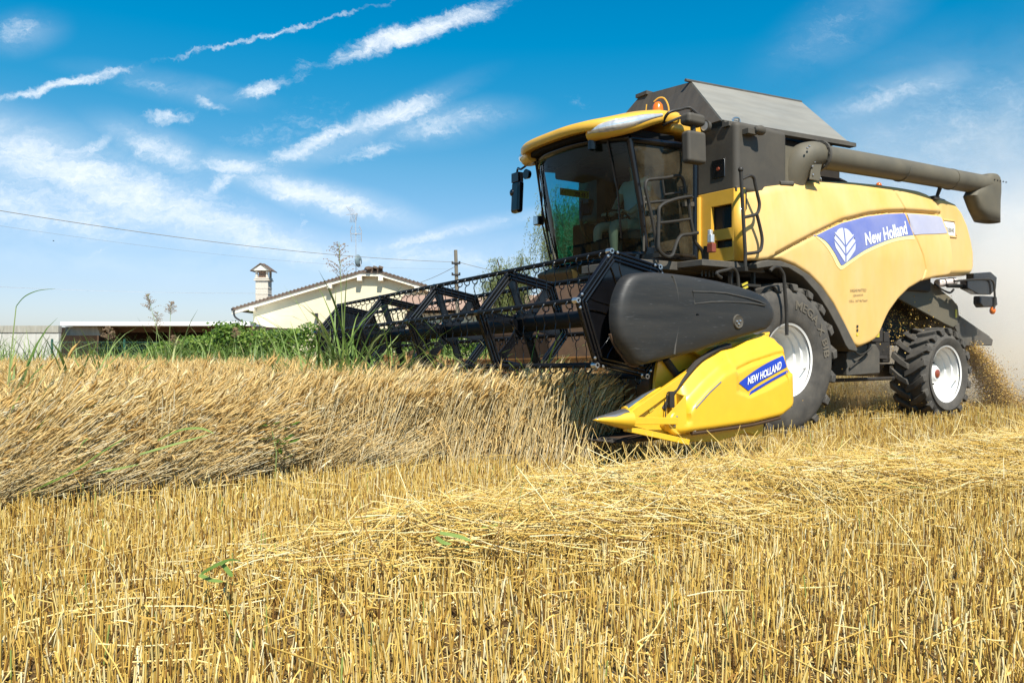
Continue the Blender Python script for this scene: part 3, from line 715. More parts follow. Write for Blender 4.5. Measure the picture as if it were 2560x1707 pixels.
wp.tube([(wsx(-.7, 2.9) + .07, -.70, 3.3), (wsx(-.84, 2.7) + .06, -.80, 2.62)], .016, 5); wp.tube([(1.80, -.95, 3.35), (1.78, -.97, 2.75), (1.62, -.95, 2.15)], .012, 5)
wp.tube([(wsx(.70, 3.45) + .05, .72, 3.48), (wsx(.74, 2.9) + .05, .74, 2.9), (wsx(.70, 2.35) + .04, .70, 2.35)], .012, 5)
wp.lathe([(0, -.06), (.05, -.06), (.055, .05), (0, .06)], (wsx(.55, 3.46) + .08, .60, 3.42), 'Z', 14)
wp.build('wiper', M['black'], HARV, each=True)
# cab interior
ci = MB(); ci.box((1.15, -.62, 2.45), (.55, .30, .55)); ci.box((.86, 0, 2.7), (.10, 1.6, 1.0)); ci.box((1.42, -.05, 2.30), (.25, .35, .30)); ci.box((1.15, .0, 3.46), (1.0, 1.6, .10)); ci.box((1.45, -.55, 3.40), (.5, .5, .16))
ci.box((.90, -.70, 3.05), (.16, .22, .85))
ci.build('cab_console', M['interior'], HARV, bevel=.03)
dp = MB(); dp.tube([(1.38, -.42, 2.45), (1.50, -.40, 2.55), (1.58, -.38, 2.72), (1.56, -.38, 2.85)], .022, 8, smooth_pts=4); dp.box((1.50, -.36, 2.90), (.06, .17, .20), (0, -.3, .3)); dp.box((1.56, -.28, 2.96), (.04, .10, .05))
dp.build('display_arm', M['black'], HARV, bevel=.02)
sw = MB(); 
sw.tube([(1.28 + .16 * math.cos(q) * .75, .02 + .19 * math.sin(q), 2.72 + .16 * math.cos(q) * .6) for q in [2 * math.pi * i / 24 for i in range(24)]], .014, 7, closed=True)
sw.tube([(1.28, .02, 2.72), (1.42, .02, 2.35)], .04, 8); sw.tube([(1.28, -.16, 2.72), (1.28, .2, 2.72)], .012, 6)
sw.build('steering_wheel', M['interior'], HARV)
se = MB(); se.box((.62 + .45, .0, 2.50), (.50, .52, .14)); se.box((.95, 0, 2.35), (.35, .40, .25)); se.box((.84, 0, 2.90), (.12, .50, .75), (0, -.1, 0)); se.box((.80, 0, 3.34), (.10, .26, .16)); se.box((1.02, .34, 2.72), (.36, .08, .06)); se.box((1.02, -.34, 2.72), (.40, .12, .08))
se.build('driver_seat', M['seat'], HARV, bevel=.05, seg=3)

# --- wheels
def wheel(x, y, z, Rr, width, rrim, lugs, side, text=None):
    hw = width / 2; root = MB()
    core = Rr - .062
    prof = [(rrim - .01, hw - .04), (rrim + .03, hw - .005), (rrim + .10, hw + .015), ((rrim + core) / 2 + .02, hw + .02), (core - .10, hw + .005), (core - .04, hw - .02), (core, hw - .06), (core + .008, 0)]
    prof = prof + [(r, -h) for r, h in prof[-2::-1]]
    root.lathe(prof, (0, 0, 0), 'Y', 72)
    def P(yy, a, r): return Vector((r * math.cos(a), yy, r * math.sin(a)))
    for i in range(lugs):
        for sd in (1, -1):
            a0 = 2 * math.pi * (i + (0 if sd > 0 else .5)) / lugs
            dirn = 1
            path = [(-.02, 0.0, Rr), (hw * .4, .10, Rr), (hw * .8, .215, Rr - .004), (hw + .005, .27, Rr - .015), (hw + .012, .29, Rr - .10)]
            wd = .042 / Rr
            rows = []
            for yy, da, r in path:
                a = a0 + dirn * da; k = wd * (1 + .25 * (yy / hw))
                lo = core - .03 if r > core else r - .02
                if yy > hw: rows.append([P(sd * (yy - .05), a - k, r), P(sd * yy, a - k, r), P(sd * yy, a + k, r), P(sd * (yy - .05), a + k, r)])
                else: rows.append([P(sd * yy, a - k * 1.25, lo), P(sd * yy, a - k, r), P(sd * yy, a + k, r), P(sd * yy, a + k * 1.25, lo)])
            o = len(root.v); vs = [p for r_ in rows for p in r_]; m = len(rows); fs = []
            for q in range(m - 1):
                for j in range(4):
                    fs.append((q * 4 + j, q * 4 + (j + 1) % 4, q * 4 + 4 + (j + 1) % 4, q * 4 + 4 + j))
            fs += [(0, 1, 2, 3), ((m - 1) * 4 + 3, (m - 1) * 4 + 2, (m - 1) * 4 + 1, (m - 1) * 4)]
            root.add(vs, fs)
    e_ = thing('wheel', (x, y, z)); e_.parent = HARV
    if side < 0: e_.rotation_euler = (0, 0, math.pi)
    ty = root.build('tyre', M['rubber'], e_, smooth=38)
    ty.modifiers.new('b', 'BEVEL').width = .008; ty.modifiers['b'].limit_method = 'ANGLE'
    d = hw - .03
    rp = [(rrim - .012, d + .0), (rrim + .012, d + .012), (rrim + .012, d - .01), (rrim - .025, d - .03), (rrim - .04, d - .09), (rrim - .065, d - .10), (rrim - .075, d - .17), (rrim - .10, d - .18), (rrim - .12, d - .26), (rrim * .72, d - .30), (rrim * .46, d - .285), (rrim * .42, d - .25), (.12, d - .25)]
    MB().lathe(rp, (0, 0, 0), 'Y', 56).build('rim', M['rim'], e_, smooth=30)
    hb = MB(); hb.lathe([(.12, d - .26), (.12, d - .16), (.09, d - .13), (0, d - .13)], (0, 0, 0), 'Y', 24)
    hb.build('hub', M['rim'], e_)
    hc = MB(); hc.lathe([(.06, d - .13), (.06, d - .115), (.04, d - .105), (0, d - .105)], (0, 0, 0), 'Y', 20); hc.build('hub_cap', M['red'] if rrim < .42 else M['chassis'], e_)
    bo = MB()
    for i in range(10):
        q = 2 * math.pi * i / 10; bo.lathe([(0, d - .205), (.016, d - .205), (.016, d - .26)], (.165 * math.cos(q), 0, .165 * math.sin(q)), 'Y', 6)
    bo.build('wheel_bolt', M['chassis'], e_, each=True)
    if text:
        V, F = text2d(text, .02); mb = MB(); Rm = (rrim + core) / 2 + .015
        vs = []
        for a, b in V:
            ang = R(96) + a * R(82); rr = Rm - .055 + .11 * b
            # running clockwise as seen from outside (x forward is to the left)
            vs.append((rr * math.cos(ang), hw + .026, rr * math.sin(ang)))
        mb.add(vs, F); mb.build('tyre_lettering', M['rubber_text'], e_, smooth=0, fix=False)
    vv = MB(); vv.tube([(-(rrim - .05), d - .04, -.10), (-(rrim - .13), d - .01, -.115)], .008, 6); vv.build('valve', M['steel'], e_)
    return e_
for s in (1, -1):
    wheel(0, s * 1.32, .925, .93, .66, .432, 18, s, 'MEGA X BIB' if s > 0 else None)
    wheel(-3.56, s * 1.39, .69, .675, .50, .402, 18, s, None)

# --- under-body: axles, battery box, chopper, spreader, lamps
ax = MB(); ax.box((-3.5, 0, .72), (.22, 2.3, .20)); ax.box((0, 0, .95), (.45, 2.0, .40)); ax.box((-2.2, 1.2, .63), (1.75, .07, .05)); ax.box((-1.75, 1.25, .86), (.7, .06, .05)); ax.box((-2.75, .85, 1.1), (.5, .5, .5))
ax.tube([(-2.2, 1.2, .95), (-2.8, 1.15, .93)], .035, 8)
ax.build('axle_beam', M['chassis'], HARV, bevel=.02, each=True)
bx = MB(); bx.prism([(-1.42, .70), (-1.42, 1.0), (-1.58, 1.09), (-2.08, 1.12), (-2.17, 1.02), (-2.17, .72)], 1.0, 1.45); bx.build('battery_box', M['trim'], HARV, bevel=.015)
bp_ = MB(); bp_.tube([(-1.45, 1.50, 1.06), (-1.58, 1.53, .98), (-1.75, 1.53, 1.02), (-1.86, 1.52, 1.08)], .013, 6, smooth_pts=4); bp_.tube([(-1.85, 1.50, 1.18), (-1.80, 1.48, .98), (-1.45, 1.47, .80)], .012, 6); bp_.build('box_pipe', M['rail'], HARV)
ln = MB(); ln.box((-2.28, 1.25, 1.25), (.26, .20, .20)); ln.tube([(-2.35, 1.25, 1.85), (-2.42, 1.27, 1.15)], .03, 8); ln.box((-2.55, 1.25, 1.22), (.12, .14, .14)); ln.build('linkage', M['chassis'], HARV, bevel=.015)
st_ = MB(); st_.box((-2.26, 1.355, 1.26), (.09, .008, .09)); st_.box((-2.385, 1.30, 1.6), (.03, .01, .12)); st_.build('warning_label', M['sticker'], HARV)
chp = [(-2.75, 1.80), (-2.85, 1.93), (-3.1, 2.06), (-3.8, 2.08), (-4.45, 1.83), (-4.63, 1.72), (-4.66, 1.56), (-4.60, 1.42), (-4.48, 1.38), (-4.25, 1.43), (-3.5, 1.64), (-2.9, 1.80)]
co = MB().prism(chp, 1.20, 1.24).build('chopper_side', M['grey_tube'], HARV, bevel=.012)
MB().prism(chp, -1.24, -1.20).build('chopper_side', M['grey_tube'], HARV, bevel=.012)
MB().box((-4.555, 1.246, 1.60), (.05, .006, .13)).build('warning_label', M['sticker'], co)
cp_ = MB(); cp_.prism([(-3.2, 1.85), (-4.3, 1.5), (-4.5, 1.6), (-4.4, 1.85), (-3.6, 2.1)], -1.19, 1.19); cp_.build('straw_chopper', M['chassis'], HARV)
df = MB(); df.prism([(-4.55, 1.40), (-4.72, 1.55), (-5.60, 1.25), (-5.75, 1.20), (-5.72, 1.11), (-4.82, 1.10)], 1.20, 1.225); df.prism([(-4.55, 1.40), (-4.72, 1.55), (-5.60, 1.25), (-5.75, 1.20), (-5.72, 1.11), (-4.82, 1.10)], -1.225, -1.20)
df.box((-5.18, 0, 1.415), (1.10, 2.40, .025), (0, -.33, 0)); df.box((-5.73, 0, 1.15), (.03, 2.42, .10))
df.build('straw_spreader', M['trim'], HARV, bevel=.008)
cn = MB(); cn.tube([(-3.90, 1.30, 2.035), (-4.02, 1.30, 2.05), (-4.34, 1.30, 2.085), (-4.40, 1.30, 2.09)], lambda t: .062 if .1 < t < .9 else .045, 14, smooth_pts=3); cn.build('canister', M['pinkwhite'], HARV)
cb_ = MB(); cb_.tube([(-3.80, 1.32, 2.02), (-3.95, 1.34, 1.95), (-4.15, 1.36, 1.90), (-4.28, 1.35, 1.96)], .016, 6, smooth_pts=3); cb_.lathe([(.066, -.012), (.066, .012)], (-4.05, 1.30, 2.054), 'X', 14); cb_.lathe([(.066, -.012), (.066, .012)], (-4.28, 1.30, 2.08), 'X', 14); cb_.build('canister_strap', M['chassis'], HARV)
lb = MB(); lb.prism([(-4.46, 2.10), (-4.46, 2.20), (-4.975, 2.245), (-5.17, 2.17), (-5.14, 1.98), (-4.97, 1.89), (-4.60, 1.885), (-4.28, 1.96), (-4.28, 2.08)], 1.44, 1.56)
lmp = lb.build('rear_lamp_bracket', M['black'], HARV, bevel=.012)
lb = MB(); lb.prism([(-4.63, 1.86), (-5.13, 1.865), (-5.15, 1.73), (-5.05, 1.70), (-4.70, 1.685), (-4.62, 1.74)], 1.46, 1.58); lb.build('rear_lamp', M['black'], lmp, bevel=.02)
lb = MB(); lb.tube([(-4.0, 1.50, 2.06), (-4.45, 1.58, 2.10), (-4.85, 1.59, 2.12), (-4.98, 1.59, 2.08), (-5.02, 1.59, 1.95), (-5.03, 1.59, 1.75), (-5.0, 1.58, 1.66)], .016, 8, smooth_pts=4); lb.tube([(-4.0, 1.40, 2.0), (-4.35, 1.48, 2.0)], .03, 6); lb.build('lamp_pipe', M['rail'], lmp)
MB().ball((-5.02, 1.56, 1.645), (.045, .045, .06), 10, 7).build('rear_reflector', M['orange_glass'], lmp)
# ---------------------------------------------------------------- header (part of the harvester; local x forward, y left, z up)
HC = Vector((3.637, 2.854, 1.347)); RL = 6.03; RR = .534; TH = R(70.69)
he = MB()
# trough: back sheet, floor, top beam, end sheet
he.prism([(-.95, -.98), (-.95, -.40), (-.91, -.36), (-.87, -.40), (-.87, -.95), (-.25, -1.0), (.02, -1.0), (.02, -1.03), (-.90, -1.03)], -RL - .28, .02)
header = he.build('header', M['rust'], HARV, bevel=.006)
header.location = HC; header.rotation_euler = (.0278, 0, 0)
header['label'] = 'wide grain header with black reel and yellow crop divider'
def H(pts): return [(x - HC.x, z - HC.z) for x, z in pts]
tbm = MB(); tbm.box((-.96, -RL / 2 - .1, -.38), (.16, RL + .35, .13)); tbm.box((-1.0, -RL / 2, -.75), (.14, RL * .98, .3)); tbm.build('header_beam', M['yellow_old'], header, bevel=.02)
es = MB(); es.prism([(-.19, -1.0), (-.24, -.52), (-.27, -.39), (-.85, -.26), (-1.3, -.10), (-1.55, -.17), (-1.55, -1.0)], .02, .05); es.build('end_sheet', M['yellow_header'], header)
es = MB(); es.lathe([(0, .006), (.17, .006), (.17, 0)], (-.60, .05, -.62), 'Y', 24); es.build('dark_hole_disc', M['chassis'], header)  # flat dark disc in place of the dark hole in the end sheet
es = MB(); es.prism([(.05, -1.0), (-.24, -.5), (-.85, -.22), (-1.3, -.10), (-1.55, -.17), (-1.55, -1.0)], -RL - .34, -RL - .30); es.prism([(.75, -.85), (.05, -1.02), (-.2, -.55)], -RL - .42, -RL - .30); es.build('end_sheet', M['rust'], header)
# auger with flighting
au = MB(); au.tube([(-.52, -.02, -.66), (-.52, -RL - .2, -.66)], .20, 20)
for s0, s1, hand in ((0, RL / 2 - .5, 1), (RL / 2 + .5, RL, -1)):
    rows = []
    for i in range(90):
        t = i / 89; y = -(s0 + (s1 - s0) * t); q = hand * t * (s1 - s0) / .5 * 2 * math.pi
        rows.append([(-.52 + r_ * math.cos(q), y, -.66 + r_ * math.sin(q)) for r_ in (.20, .30)])
    au.grid(rows)
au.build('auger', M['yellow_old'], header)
# cutter bar
cbk = MB(); cbk.box((.03, -RL / 2 - .1, -1.02), (.10, RL + .3, .03))
for i in range(80): 
    y = -.05 - i * (RL / 79); cbk.add([(.06, y - .012, -1.03), (.06, y + .012, -1.03), (.18, y, -1.025), (.06, y, -1.0)], [(0, 1, 2), (0, 3, 1), (1, 3, 2), (2, 3, 0)])
cbk.build('cutter_bar', M['chassis'], header)
# feeder house between header and cab
fh = MB(); fh.prism([(2.75, .55), (2.75, 1.25), (1.7, 2.02), (1.2, 2.05), (1.2, 1.3), (1.9, .9)], -.72, .55); fh = fh.build('feeder_house', M['rust'], HARV, bevel=.03)
fh2 = MB(); fh2.box((1.75, -.55, 2.03), (.30, .75, .16), (0, .35, 0)); fh2.build('feeder_cover', M['yellow_old'], fh, bevel=.04)
fh3 = MB(); fh3.box((2.0, .78, 1.98), (.20, .16, .17), (0, .3, 0)); fh3.build('lamp_shroud', M['yellow'], HARV, bevel=.04)

# reel
hexa = [(RR * math.cos(TH - k * R(60)), RR * math.sin(TH - k * R(60))) for k in range(6)]
rt = MB(); rt.tube([(0, -.03, 0), (0, -RL + .02, 0)], .075, 24)
reel = rt.build('reel', M['black_satin'], HARV)
reel.location = HC; reel.rotation_euler = (.0278, 0, 0)
reel['label'] = 'long black six sided reel with rows of spring tines'
def spider(y, closed):
    mb = MB(); w_ = .035; th = .016
    for k in range(6):
        a, b = Vector(hexa[k]), Vector(hexa[(k + 1) % 6])
        d = (b - a).normalized(); n = Vector((d.y, -d.x)); n = n if n.dot(a) > 0 else -n
        # rim beam: flat plate with two raised lips
        ai, bi = a * .985, b * .985
        P = [ai + n * .012, bi + n * .012, bi * .84, ai * .84]
        mb.prism([tuple(p) for p in P], y - th / 2, y + th / 2)
        for f in (1.0, .925, .86):
            mb.tube([(a.x * f, y + .012, a.y * f), (b.x * f, y + .012, b.y * f)], .013, 8)
            mb.tube([(a.x * f, y - .012, a.y * f), (b.x * f, y - .012, b.y * f)], .010, 6)
        # spoke, wider at both ends
        r_ = a.normalized(); s_ = Vector((-r_.y, r_.x)); Ps = []
        for t, ww in ((.12, .085), (.22, .048), (.35, .037), (.60, .037), (.76, .045), (.90, .085)): Ps.append((t * RR, ww))
        out = [tuple(r_ * t + s_ * ww) for t, ww in Ps] + [tuple(r_ * t - s_ * ww) for t, ww in Ps[::-1]]
        mb.prism(out, y - th / 2 - .001, y + th / 2 + .001)
        for sg in (1, -1):
            mb.tube([(*(r_ * t + s_ * ww * sg),) for t, ww in Ps] and [((r_ * t + s_ * ww * sg).x, y + .010, (r_ * t + s_ * ww * sg).y) for t, ww in Ps], .008, 6, smooth_pts=2)
    if closed: mb.prism([tuple(Vector(h) * .95) for h in hexa], y - .007, y + .003)
    mb.lathe([(.075, -.03), (.125, -.03), (.125, .03), (.075, .03)], (0, y, 0), 'Y', 24)
    o = mb.build('reel_plate', M['black'], reel, smooth=30, bevel=0)
    bo = MB()
    for k in range(6):
        a = Vector(hexa[k]); bo.lathe([(.010, .012), (.012, .024), (.022, .024), (.026, -.03), (0, -.03)], (a.x, y, a.y), 'Y', 14)
        for s_ in (-1, 1):
            q = a + Vector((-a.y, a.x)).normalized() * s_ * .052 - a.normalized() * .03
            bo.ball((q.x, y + .02, q.y), (.014, .010, .014), 8, 5)
    bo.lathe([(.020, .036), (.026, .036), (.026, .03), (.02, .03)], (0, y, 0), 'Y', 12)
    for k in range(6):
        a = Vector(hexa[k]).normalized() * .16; bo.ball((a.x, y + .02, a.y), (.016, .012, .016), 8, 5)
    bo.build('bolt', M['steel'] if y == 0 else M['black'], reel, each=(y == 0))
    return o
for i in range(5):
    o = spider(-RL * i / 4, i in (0, 4))
    if i == 0: o['label'] = 'near closed hexagonal end plate of the reel'
# six tine bars with their tines
for k in range(6):
    MB().tube([(hexa[k][0], .02, hexa[k][1]), (hexa[k][0], -RL - .02, hexa[k][1])], .022, 10).build('tine_bar', M['black_satin'], reel)
def tine_mb():
    t = MB()
    t.tube([(.0 + .033 * math.cos(q), .008 * q / 6, -.030 + .033 * math.sin(q)) for q in [math.pi / 2 + 2 * math.pi * i / 14 for i in range(17)]], .0055, 5)
    t.tube([(-.005, .006, -.055), (.014, .0, -.10), (-.006, -.006, -.16), (.004, -.002, -.23), (-.02, 0, -.32)], .0048, 5, smooth_pts=3)
    return t
spots = []
for k in range(6):
    for j in range(38):
        y = -.10 - j * (RL - .2) / 37
        if min(abs(y + RL * i / 4) for i in range(5)) < .05: continue
        spots.append((y * -1 + (0 if k in (0, 1, 5) else 4), k, y))
spots.sort()
tn = tine_mb(); T0 = tn.build('tine', M['black'], reel); first = True
rest = MB()
for n_, (key, k, y) in enumerate(spots):
    loc = (hexa[k][0], y, hexa[k][1])
    if n_ < 100:
        o = T0 if first else T0.copy()
        if not first: COL.objects.link(o); o.parent = reel
        first = False; o.location = loc; o.rotation_euler = (0, rnd.uniform(-.08, .12), rnd.uniform(-.1, .1))
    else: rest.add([Vector(p) + Vector(loc) for p in tn.v], tn.f)
rest.build('tines', M['black'], reel, kind='stuff')

# reel shield: rounded black cover over the reel drive
SO = H([(3.809, 1.643), (3.70, 1.662), (3.578, 1.67), (3.384, 1.668), (3.119, 1.655), (2.791, 1.625), (2.568, 1.593), (2.38, 1.557), (2.27, 1.52), (2.19, 1.47), (2.143, 1.397), (2.145, 1.34), (2.18, 1.285), (2.227, 1.249), (2.30, 1.22), (2.792, 1.121), (3.12, 1.041), (3.339, 1.003), (3.579, .962), (3.68, .945), (3.74, .938), (3.80, .96), (3.866, 1.028), (3.949, 1.123), (3.985, 1.269), (3.972, 1.416), (3.935, 1.515), (3.88, 1.60)])
cxs = (sum(p[0] for p in SO) / len(SO), sum(p[1] for p in SO) / len(SO))
outl = [Vector((p.x, p.y)) for p in catmull([(a, b, 0) for a, b in SO], 4, True)]
rows = []
for sc, y in ((.985, .165), (1.0, .17), (1.0, .20), (.995, .235), (.975, .262), (.94, .278), (.86, .290), (.6, .296), (.3, .298), (.02, .298)):
    row = []
    for p in outl:
        q = Vector(cxs) + (p - Vector(cxs)) * sc
        yy = y
        row.append((q.x, yy, q.y))
    rows.append(row + row[:1])
sh = MB(); sh.grid(rows); shield = sh.build('reel_shield', M['plastic'], HARV, smooth=55)
shield.location = HC; shield.rotation_euler = (.0278, 0, 0)
gr = MB(); gr.tube([(p[0], .287, p[1]) for p in H([(3.42, 1.645), (3.395, 1.59), (3.373, 1.52), (3.362, 1.40), (3.366, 1.279), (3.385, 1.18), (3.405, 1.10), (3.418, 1.02)])], .011, 8, smooth_pts=3)
slot = [(3.205, 1.525), (3.0, 1.53), (2.814, 1.527), (2.557, 1.498), (2.40, 1.472), (2.31, 1.447), (2.32, 1.437), (2.45, 1.45), (2.557, 1.455), (2.814, 1.455), (3.0, 1.447), (3.185, 1.427)]
gr.tube([(p[0], .296, p[1]) for p in H(slot)], .007, 6, closed=True); gr.build('shield_ridge', M['ridge'], shield)
gd = MB(); gd.lathe([(0, .006), (.045, .006), (.055, .012), (.062, .0)], (2.676 - HC.x, .298, 1.29 - HC.z), 'Y', 24); gd.build('shield_latch', M['grey_plastic'], shield)
gb = MB()
for dx, dz in ((-.018, .005), (.022, .0), (0, -.02)): gb.ball((2.676 - HC.x + dx, .309, 1.29 - HC.z + dz), (.011, .008, .011), 8, 5)
gb.build('bolt', M['steel'], shield, each=True)
ew = MB(); ew.tube([(p[0], .168, p[1]) for p in H([(3.976, 1.18), (3.93, 1.095), (3.866, 1.022), (3.80, .955), (3.745, .935), (3.70, .94)])], .014, 6, smooth_pts=3); ew.build('worn_edge', M['rust'], shield)
# reel arms
for y in (.10, -RL - .18):
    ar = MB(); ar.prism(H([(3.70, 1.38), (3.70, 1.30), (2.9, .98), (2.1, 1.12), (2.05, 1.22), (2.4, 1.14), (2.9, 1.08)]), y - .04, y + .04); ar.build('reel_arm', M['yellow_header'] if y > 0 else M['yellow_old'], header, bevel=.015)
ay = MB(); ay.tube([(3.30 - HC.x, .07, .98 - HC.z), (2.95 - HC.x, .07, .62 - HC.z)], .03, 10); ay.build('lift_cylinder', M['chassis'], header)
rs = MB()
rs.prism([(.02, -.60), (.10, -.30), (-.05, -.34), (-.20, -.55)], -RL - .12, -RL - .09); rs.build('far_arm_plate', M['yellow_old'], header)

# crop divider on the near end
TOPE = [(2.10, 1.075), (2.144, 1.15), (2.255, 1.187), (2.346, 1.187), (2.454, 1.139), (2.663, 1.068), (2.799, 1.046), (3.014, .957), (3.126, .88), (3.267, .761), (3.36, .677), (3.465, .562), (3.525, .489)]
BOT = [(2.0, .58), (2.013, .542), (2.183, .465), (2.544, .425), (2.884, .409), (3.111, .40), (3.268, .395), (3.40, .385), (3.48, .41), (3.525, .46)]
CRS = [(1.98, 1.03), (2.107, 1.019), (2.2, 1.01), (2.542, .939), (2.883, .830), (3.079, .711), (3.252, .585), (3.30, .53), (3.35, .3)]
def divtop(x):
    return interp(x, TOPE + [(1.985, .80), (2.012, .845), (2.069, .885), (2.095, .95)])
def div_y(x, z):
    zt, zb, zc = divtop(x), interp(x, BOT), interp(x, CRS)
    y = 3.20
    if z > zc:
        y -= .055 * sstep(0, .10, z - zc) + .55 * max(0, z - zc - .02) ** 1.15 if x < 3.33 else 0
    y += .020 * sstep(zc + .02, zc + .06, z) - .02 * math.exp(-((z - zc) / .018) ** 2) if 2.0 < x < 2.75 else 0
    if x < 2.75:
        zl = interp(x, [(2.0, .845), (2.35, .72), (2.6, .655), (2.75, .70)])
        y -= .022 * sstep(zl - .01, zl + .015, z) * (1 - sstep(2.70, 2.78, x))
    db = z - zb
    if db < .05: y -= .05 - math.sqrt(max(0, .05 ** 2 - (.05 - max(db, 0)) ** 2))
    y -= .10 * sstep(3.2, 3.55, x) ** 2
    if x < 2.08: y -= .06 * (1 - math.sqrt(max(0, 1 - ((2.08 - x) / .10) ** 2)))
    return y
rows = []
for x in list(np.arange(1.985, 2.15, .012)) + list(np.arange(2.15, 3.526, .0225)):
    zt, zb = divtop(x), interp(x, BOT)
    if zt < zb + .02: zt = zb + .02
    rows.append([(x - HC.x, div_y(x, zb + (zt - zb) * i / 60) - HC.y, zb + (zt - zb) * i / 60 - HC.z) for i in range(61)])
dv = MB(); dv.grid(rows); div = dv.build('crop_divider', M['yellow_header'], HARV, smooth=50, solid=.015)
div.location = HC; div.rotation_euler = (.0278, 0, 0)
div['label'] = 'yellow crop divider with pointed nose and blue name label'
def D3(x, y, z): return (x - HC.x, y - HC.y, z - HC.z)
def decal(outline, name, m, off, k=.04):
    bm = bmesh.new(); bm.faces.new([bm.verts.new((x, 0, z)) for x, z in outline])
    for ax, i in (((1, 0, 0), 0), ((0, 0, 1), 1)):
        q = min(p[i] for p in outline) + k
        while q < max(p[i] for p in outline):
            bmesh.ops.bisect_plane(bm, geom=bm.verts[:] + bm.edges[:] + bm.faces[:], plane_co=(q, 0, 0) if i == 0 else (0, 0, q), plane_no=ax); q += k
    for q in bm.verts: q.co = Vector(D3(q.co.x, div_y(q.co.x, q.co.z) + off, q.co.z))
    bmesh.ops.recalc_face_normals(bm, faces=bm.faces)
    if sum(q.normal.y for q in bm.faces) < 0: bmesh.ops.reverse_faces(bm, faces=bm.faces)
    me = bpy.data.meshes.new(name); bm.to_mesh(me); bm.free(); me.materials.append(m); me.shade_smooth()
    o = bpy.data.objects.new(name, me); COL.objects.link(o); o.parent = div; return o
decal(dense([(2.72, .775), (2.532, .868), (2.335, .943), (2.135, 1.0)], 4) + dense([(2.09, .90), (2.281, .835), (2.479, .765), (2.60, .705)], 4), 'blue_label', M['blue'], .006)
decal(dense([(2.575, .70), (2.46, .745), (2.281, .808), (2.085, .872)], 4)[::-1] + dense([(2.60, .665), (2.46, .72), (2.281, .785), (2.08, .85)], 4), 'label_stripe', M['blue'], .007)
V, F = text2d('NEW HOLLAND', .03, .15)
mb = MB(); mb.add([D3(2.615 - a * .445, div_y(2.615 - a * .445, .76 + .135 * a + .068 * b) + .012, .755 + .13 * a - .025 * a * (1 - a) + (.062 + .008 * a) * b) for a, b in V], F); mb.build('lettering', M['white'], div, smooth=0, fix=False)
bs = MB(); bs.lathe([(.0, .02), (.085, .02), (.095, .012), (.10, -.02)], D3(3.395, 3.13, .475), 'Y', 24)
bs.build('divider_boss', M['yellow_header'], div)
bb = MB()
for dx, dz in ((-.055, .01), (.05, -.02), (.02, .05), (-.02, -.06)): bb.ball(D3(3.395 + dx, 3.155, .475 + dz), (.010, .008, .010), 8, 5)
bb.build('bolt', M['steel'], div, each=True)
es = MB(); es.tube([D3(3.245, 3.175, z) for z in (.58, .52, .46, .40)], .012, 6); es.tube([D3(x, div_y(x, interp(x, CRS)) - .002, interp(x, CRS)) for x in np.linspace(2.95, 3.25, 8)], .007, 6); es.build('bare_edge', M['steel'], div)
# nose
ns = MB(); rows = []
for t in np.linspace(0, 1, 9):
    cx_ = 4.242 - .335 * t; cz = .542 - .012 * t; ry = .10 * t ** .8; rz = .082 * t ** .85
    rows.append([D3(cx_, 3.12 + ry * math.cos(q), cz + rz * math.sin(q)) for q in [2 * math.pi * j / 20 for j in range(21)]])
ns.grid(rows); nose = ns.build('divider_nose', M['yellow_header'], div, smooth=60)
wt = MB(); rows = []
for t in np.linspace(.0, .93, 8):
    cx_ = 4.2435 - .335 * t; cz = .542 - .012 * t; ry = .10 * t ** .8 + .0025; rz = .082 * t ** .85 + .003
    rows.append([D3(cx_, 3.12 + ry * math.cos(q), cz + rz * math.sin(q)) for q in [R(38 + 10 * math.sin(t * 9)) + R(100) * j / 10 for j in range(11)]])
wt.grid(rows); wt.build('worn_tip', M['steel'], div, smooth=60)
nb = MB(); nb.tube([D3(3.91, 3.10, .59), D3(3.65, 3.02, .675), D3(3.40, 2.96, .745)], .035, 10, r1=.012); nb.build('divider_rod', M['yellow_header'], div)
nb = MB(); nb.tube([D3(3.90, 3.105, .612), D3(3.65, 3.03, .697), D3(3.48, 2.98, .742)], .022, 8, r1=.006); nb.build('worn_strip', M['steel'], div)
def bar(P, wd, th, name, m=M['yellow_header']):
    b = MB()
    P = [Vector(D3(*p)) for p in P]; d = (P[1] - P[0]).normalized(); up = Vector((0, 0, 1)); n = (up - d * up.dot(d)).normalized(); s_ = d.cross(n)
    vs = []
    for p in P:
        for a, c_ in ((-1, -1), (1, -1), (1, 1), (-1, 1)): vs.append(p + s_ * a * th / 2 + n * c_ * wd / 2)
    b.add(vs, [(0, 1, 2, 3), (7, 6, 5, 4)] + [(i, (i + 1) % 4, 4 + (i + 1) % 4, 4 + i) for i in range(4)])
    return b.build(name, m, div, bevel=.004)
bar([(3.90, 3.11, .535), (2.62, 3.0, 1.09)], .075, .04, 'divider_bar')
bar([(3.90, 3.165, .520), (3.43, 3.165, .495)], .055, .03, 'divider_bar')
bar([(3.93, 3.13, .462), (3.28, 3.13, .315)], .045, .05, 'divider_bar')
sh_ = MB(); sh_.prism([(3.90 - HC.x, .50 - HC.z), (3.40 - HC.x, .70 - HC.z), (2.9 - HC.x, .93 - HC.z), (2.9 - HC.x, .40 - HC.z), (3.36 - HC.x, .35 - HC.z)], .20, .215); sh_.build('divider_sheet', M['yellow_header'], div)
sh_ = MB(); sh_.box(D3(3.42, 3.10, .66), (.05, .03, .13)); sh_.tube([D3(3.47, 3.11, .72), D3(3.50, 3.11, .50)], .006, 5); sh_.build('divider_bracket', M['chassis'], div, bevel=.005)
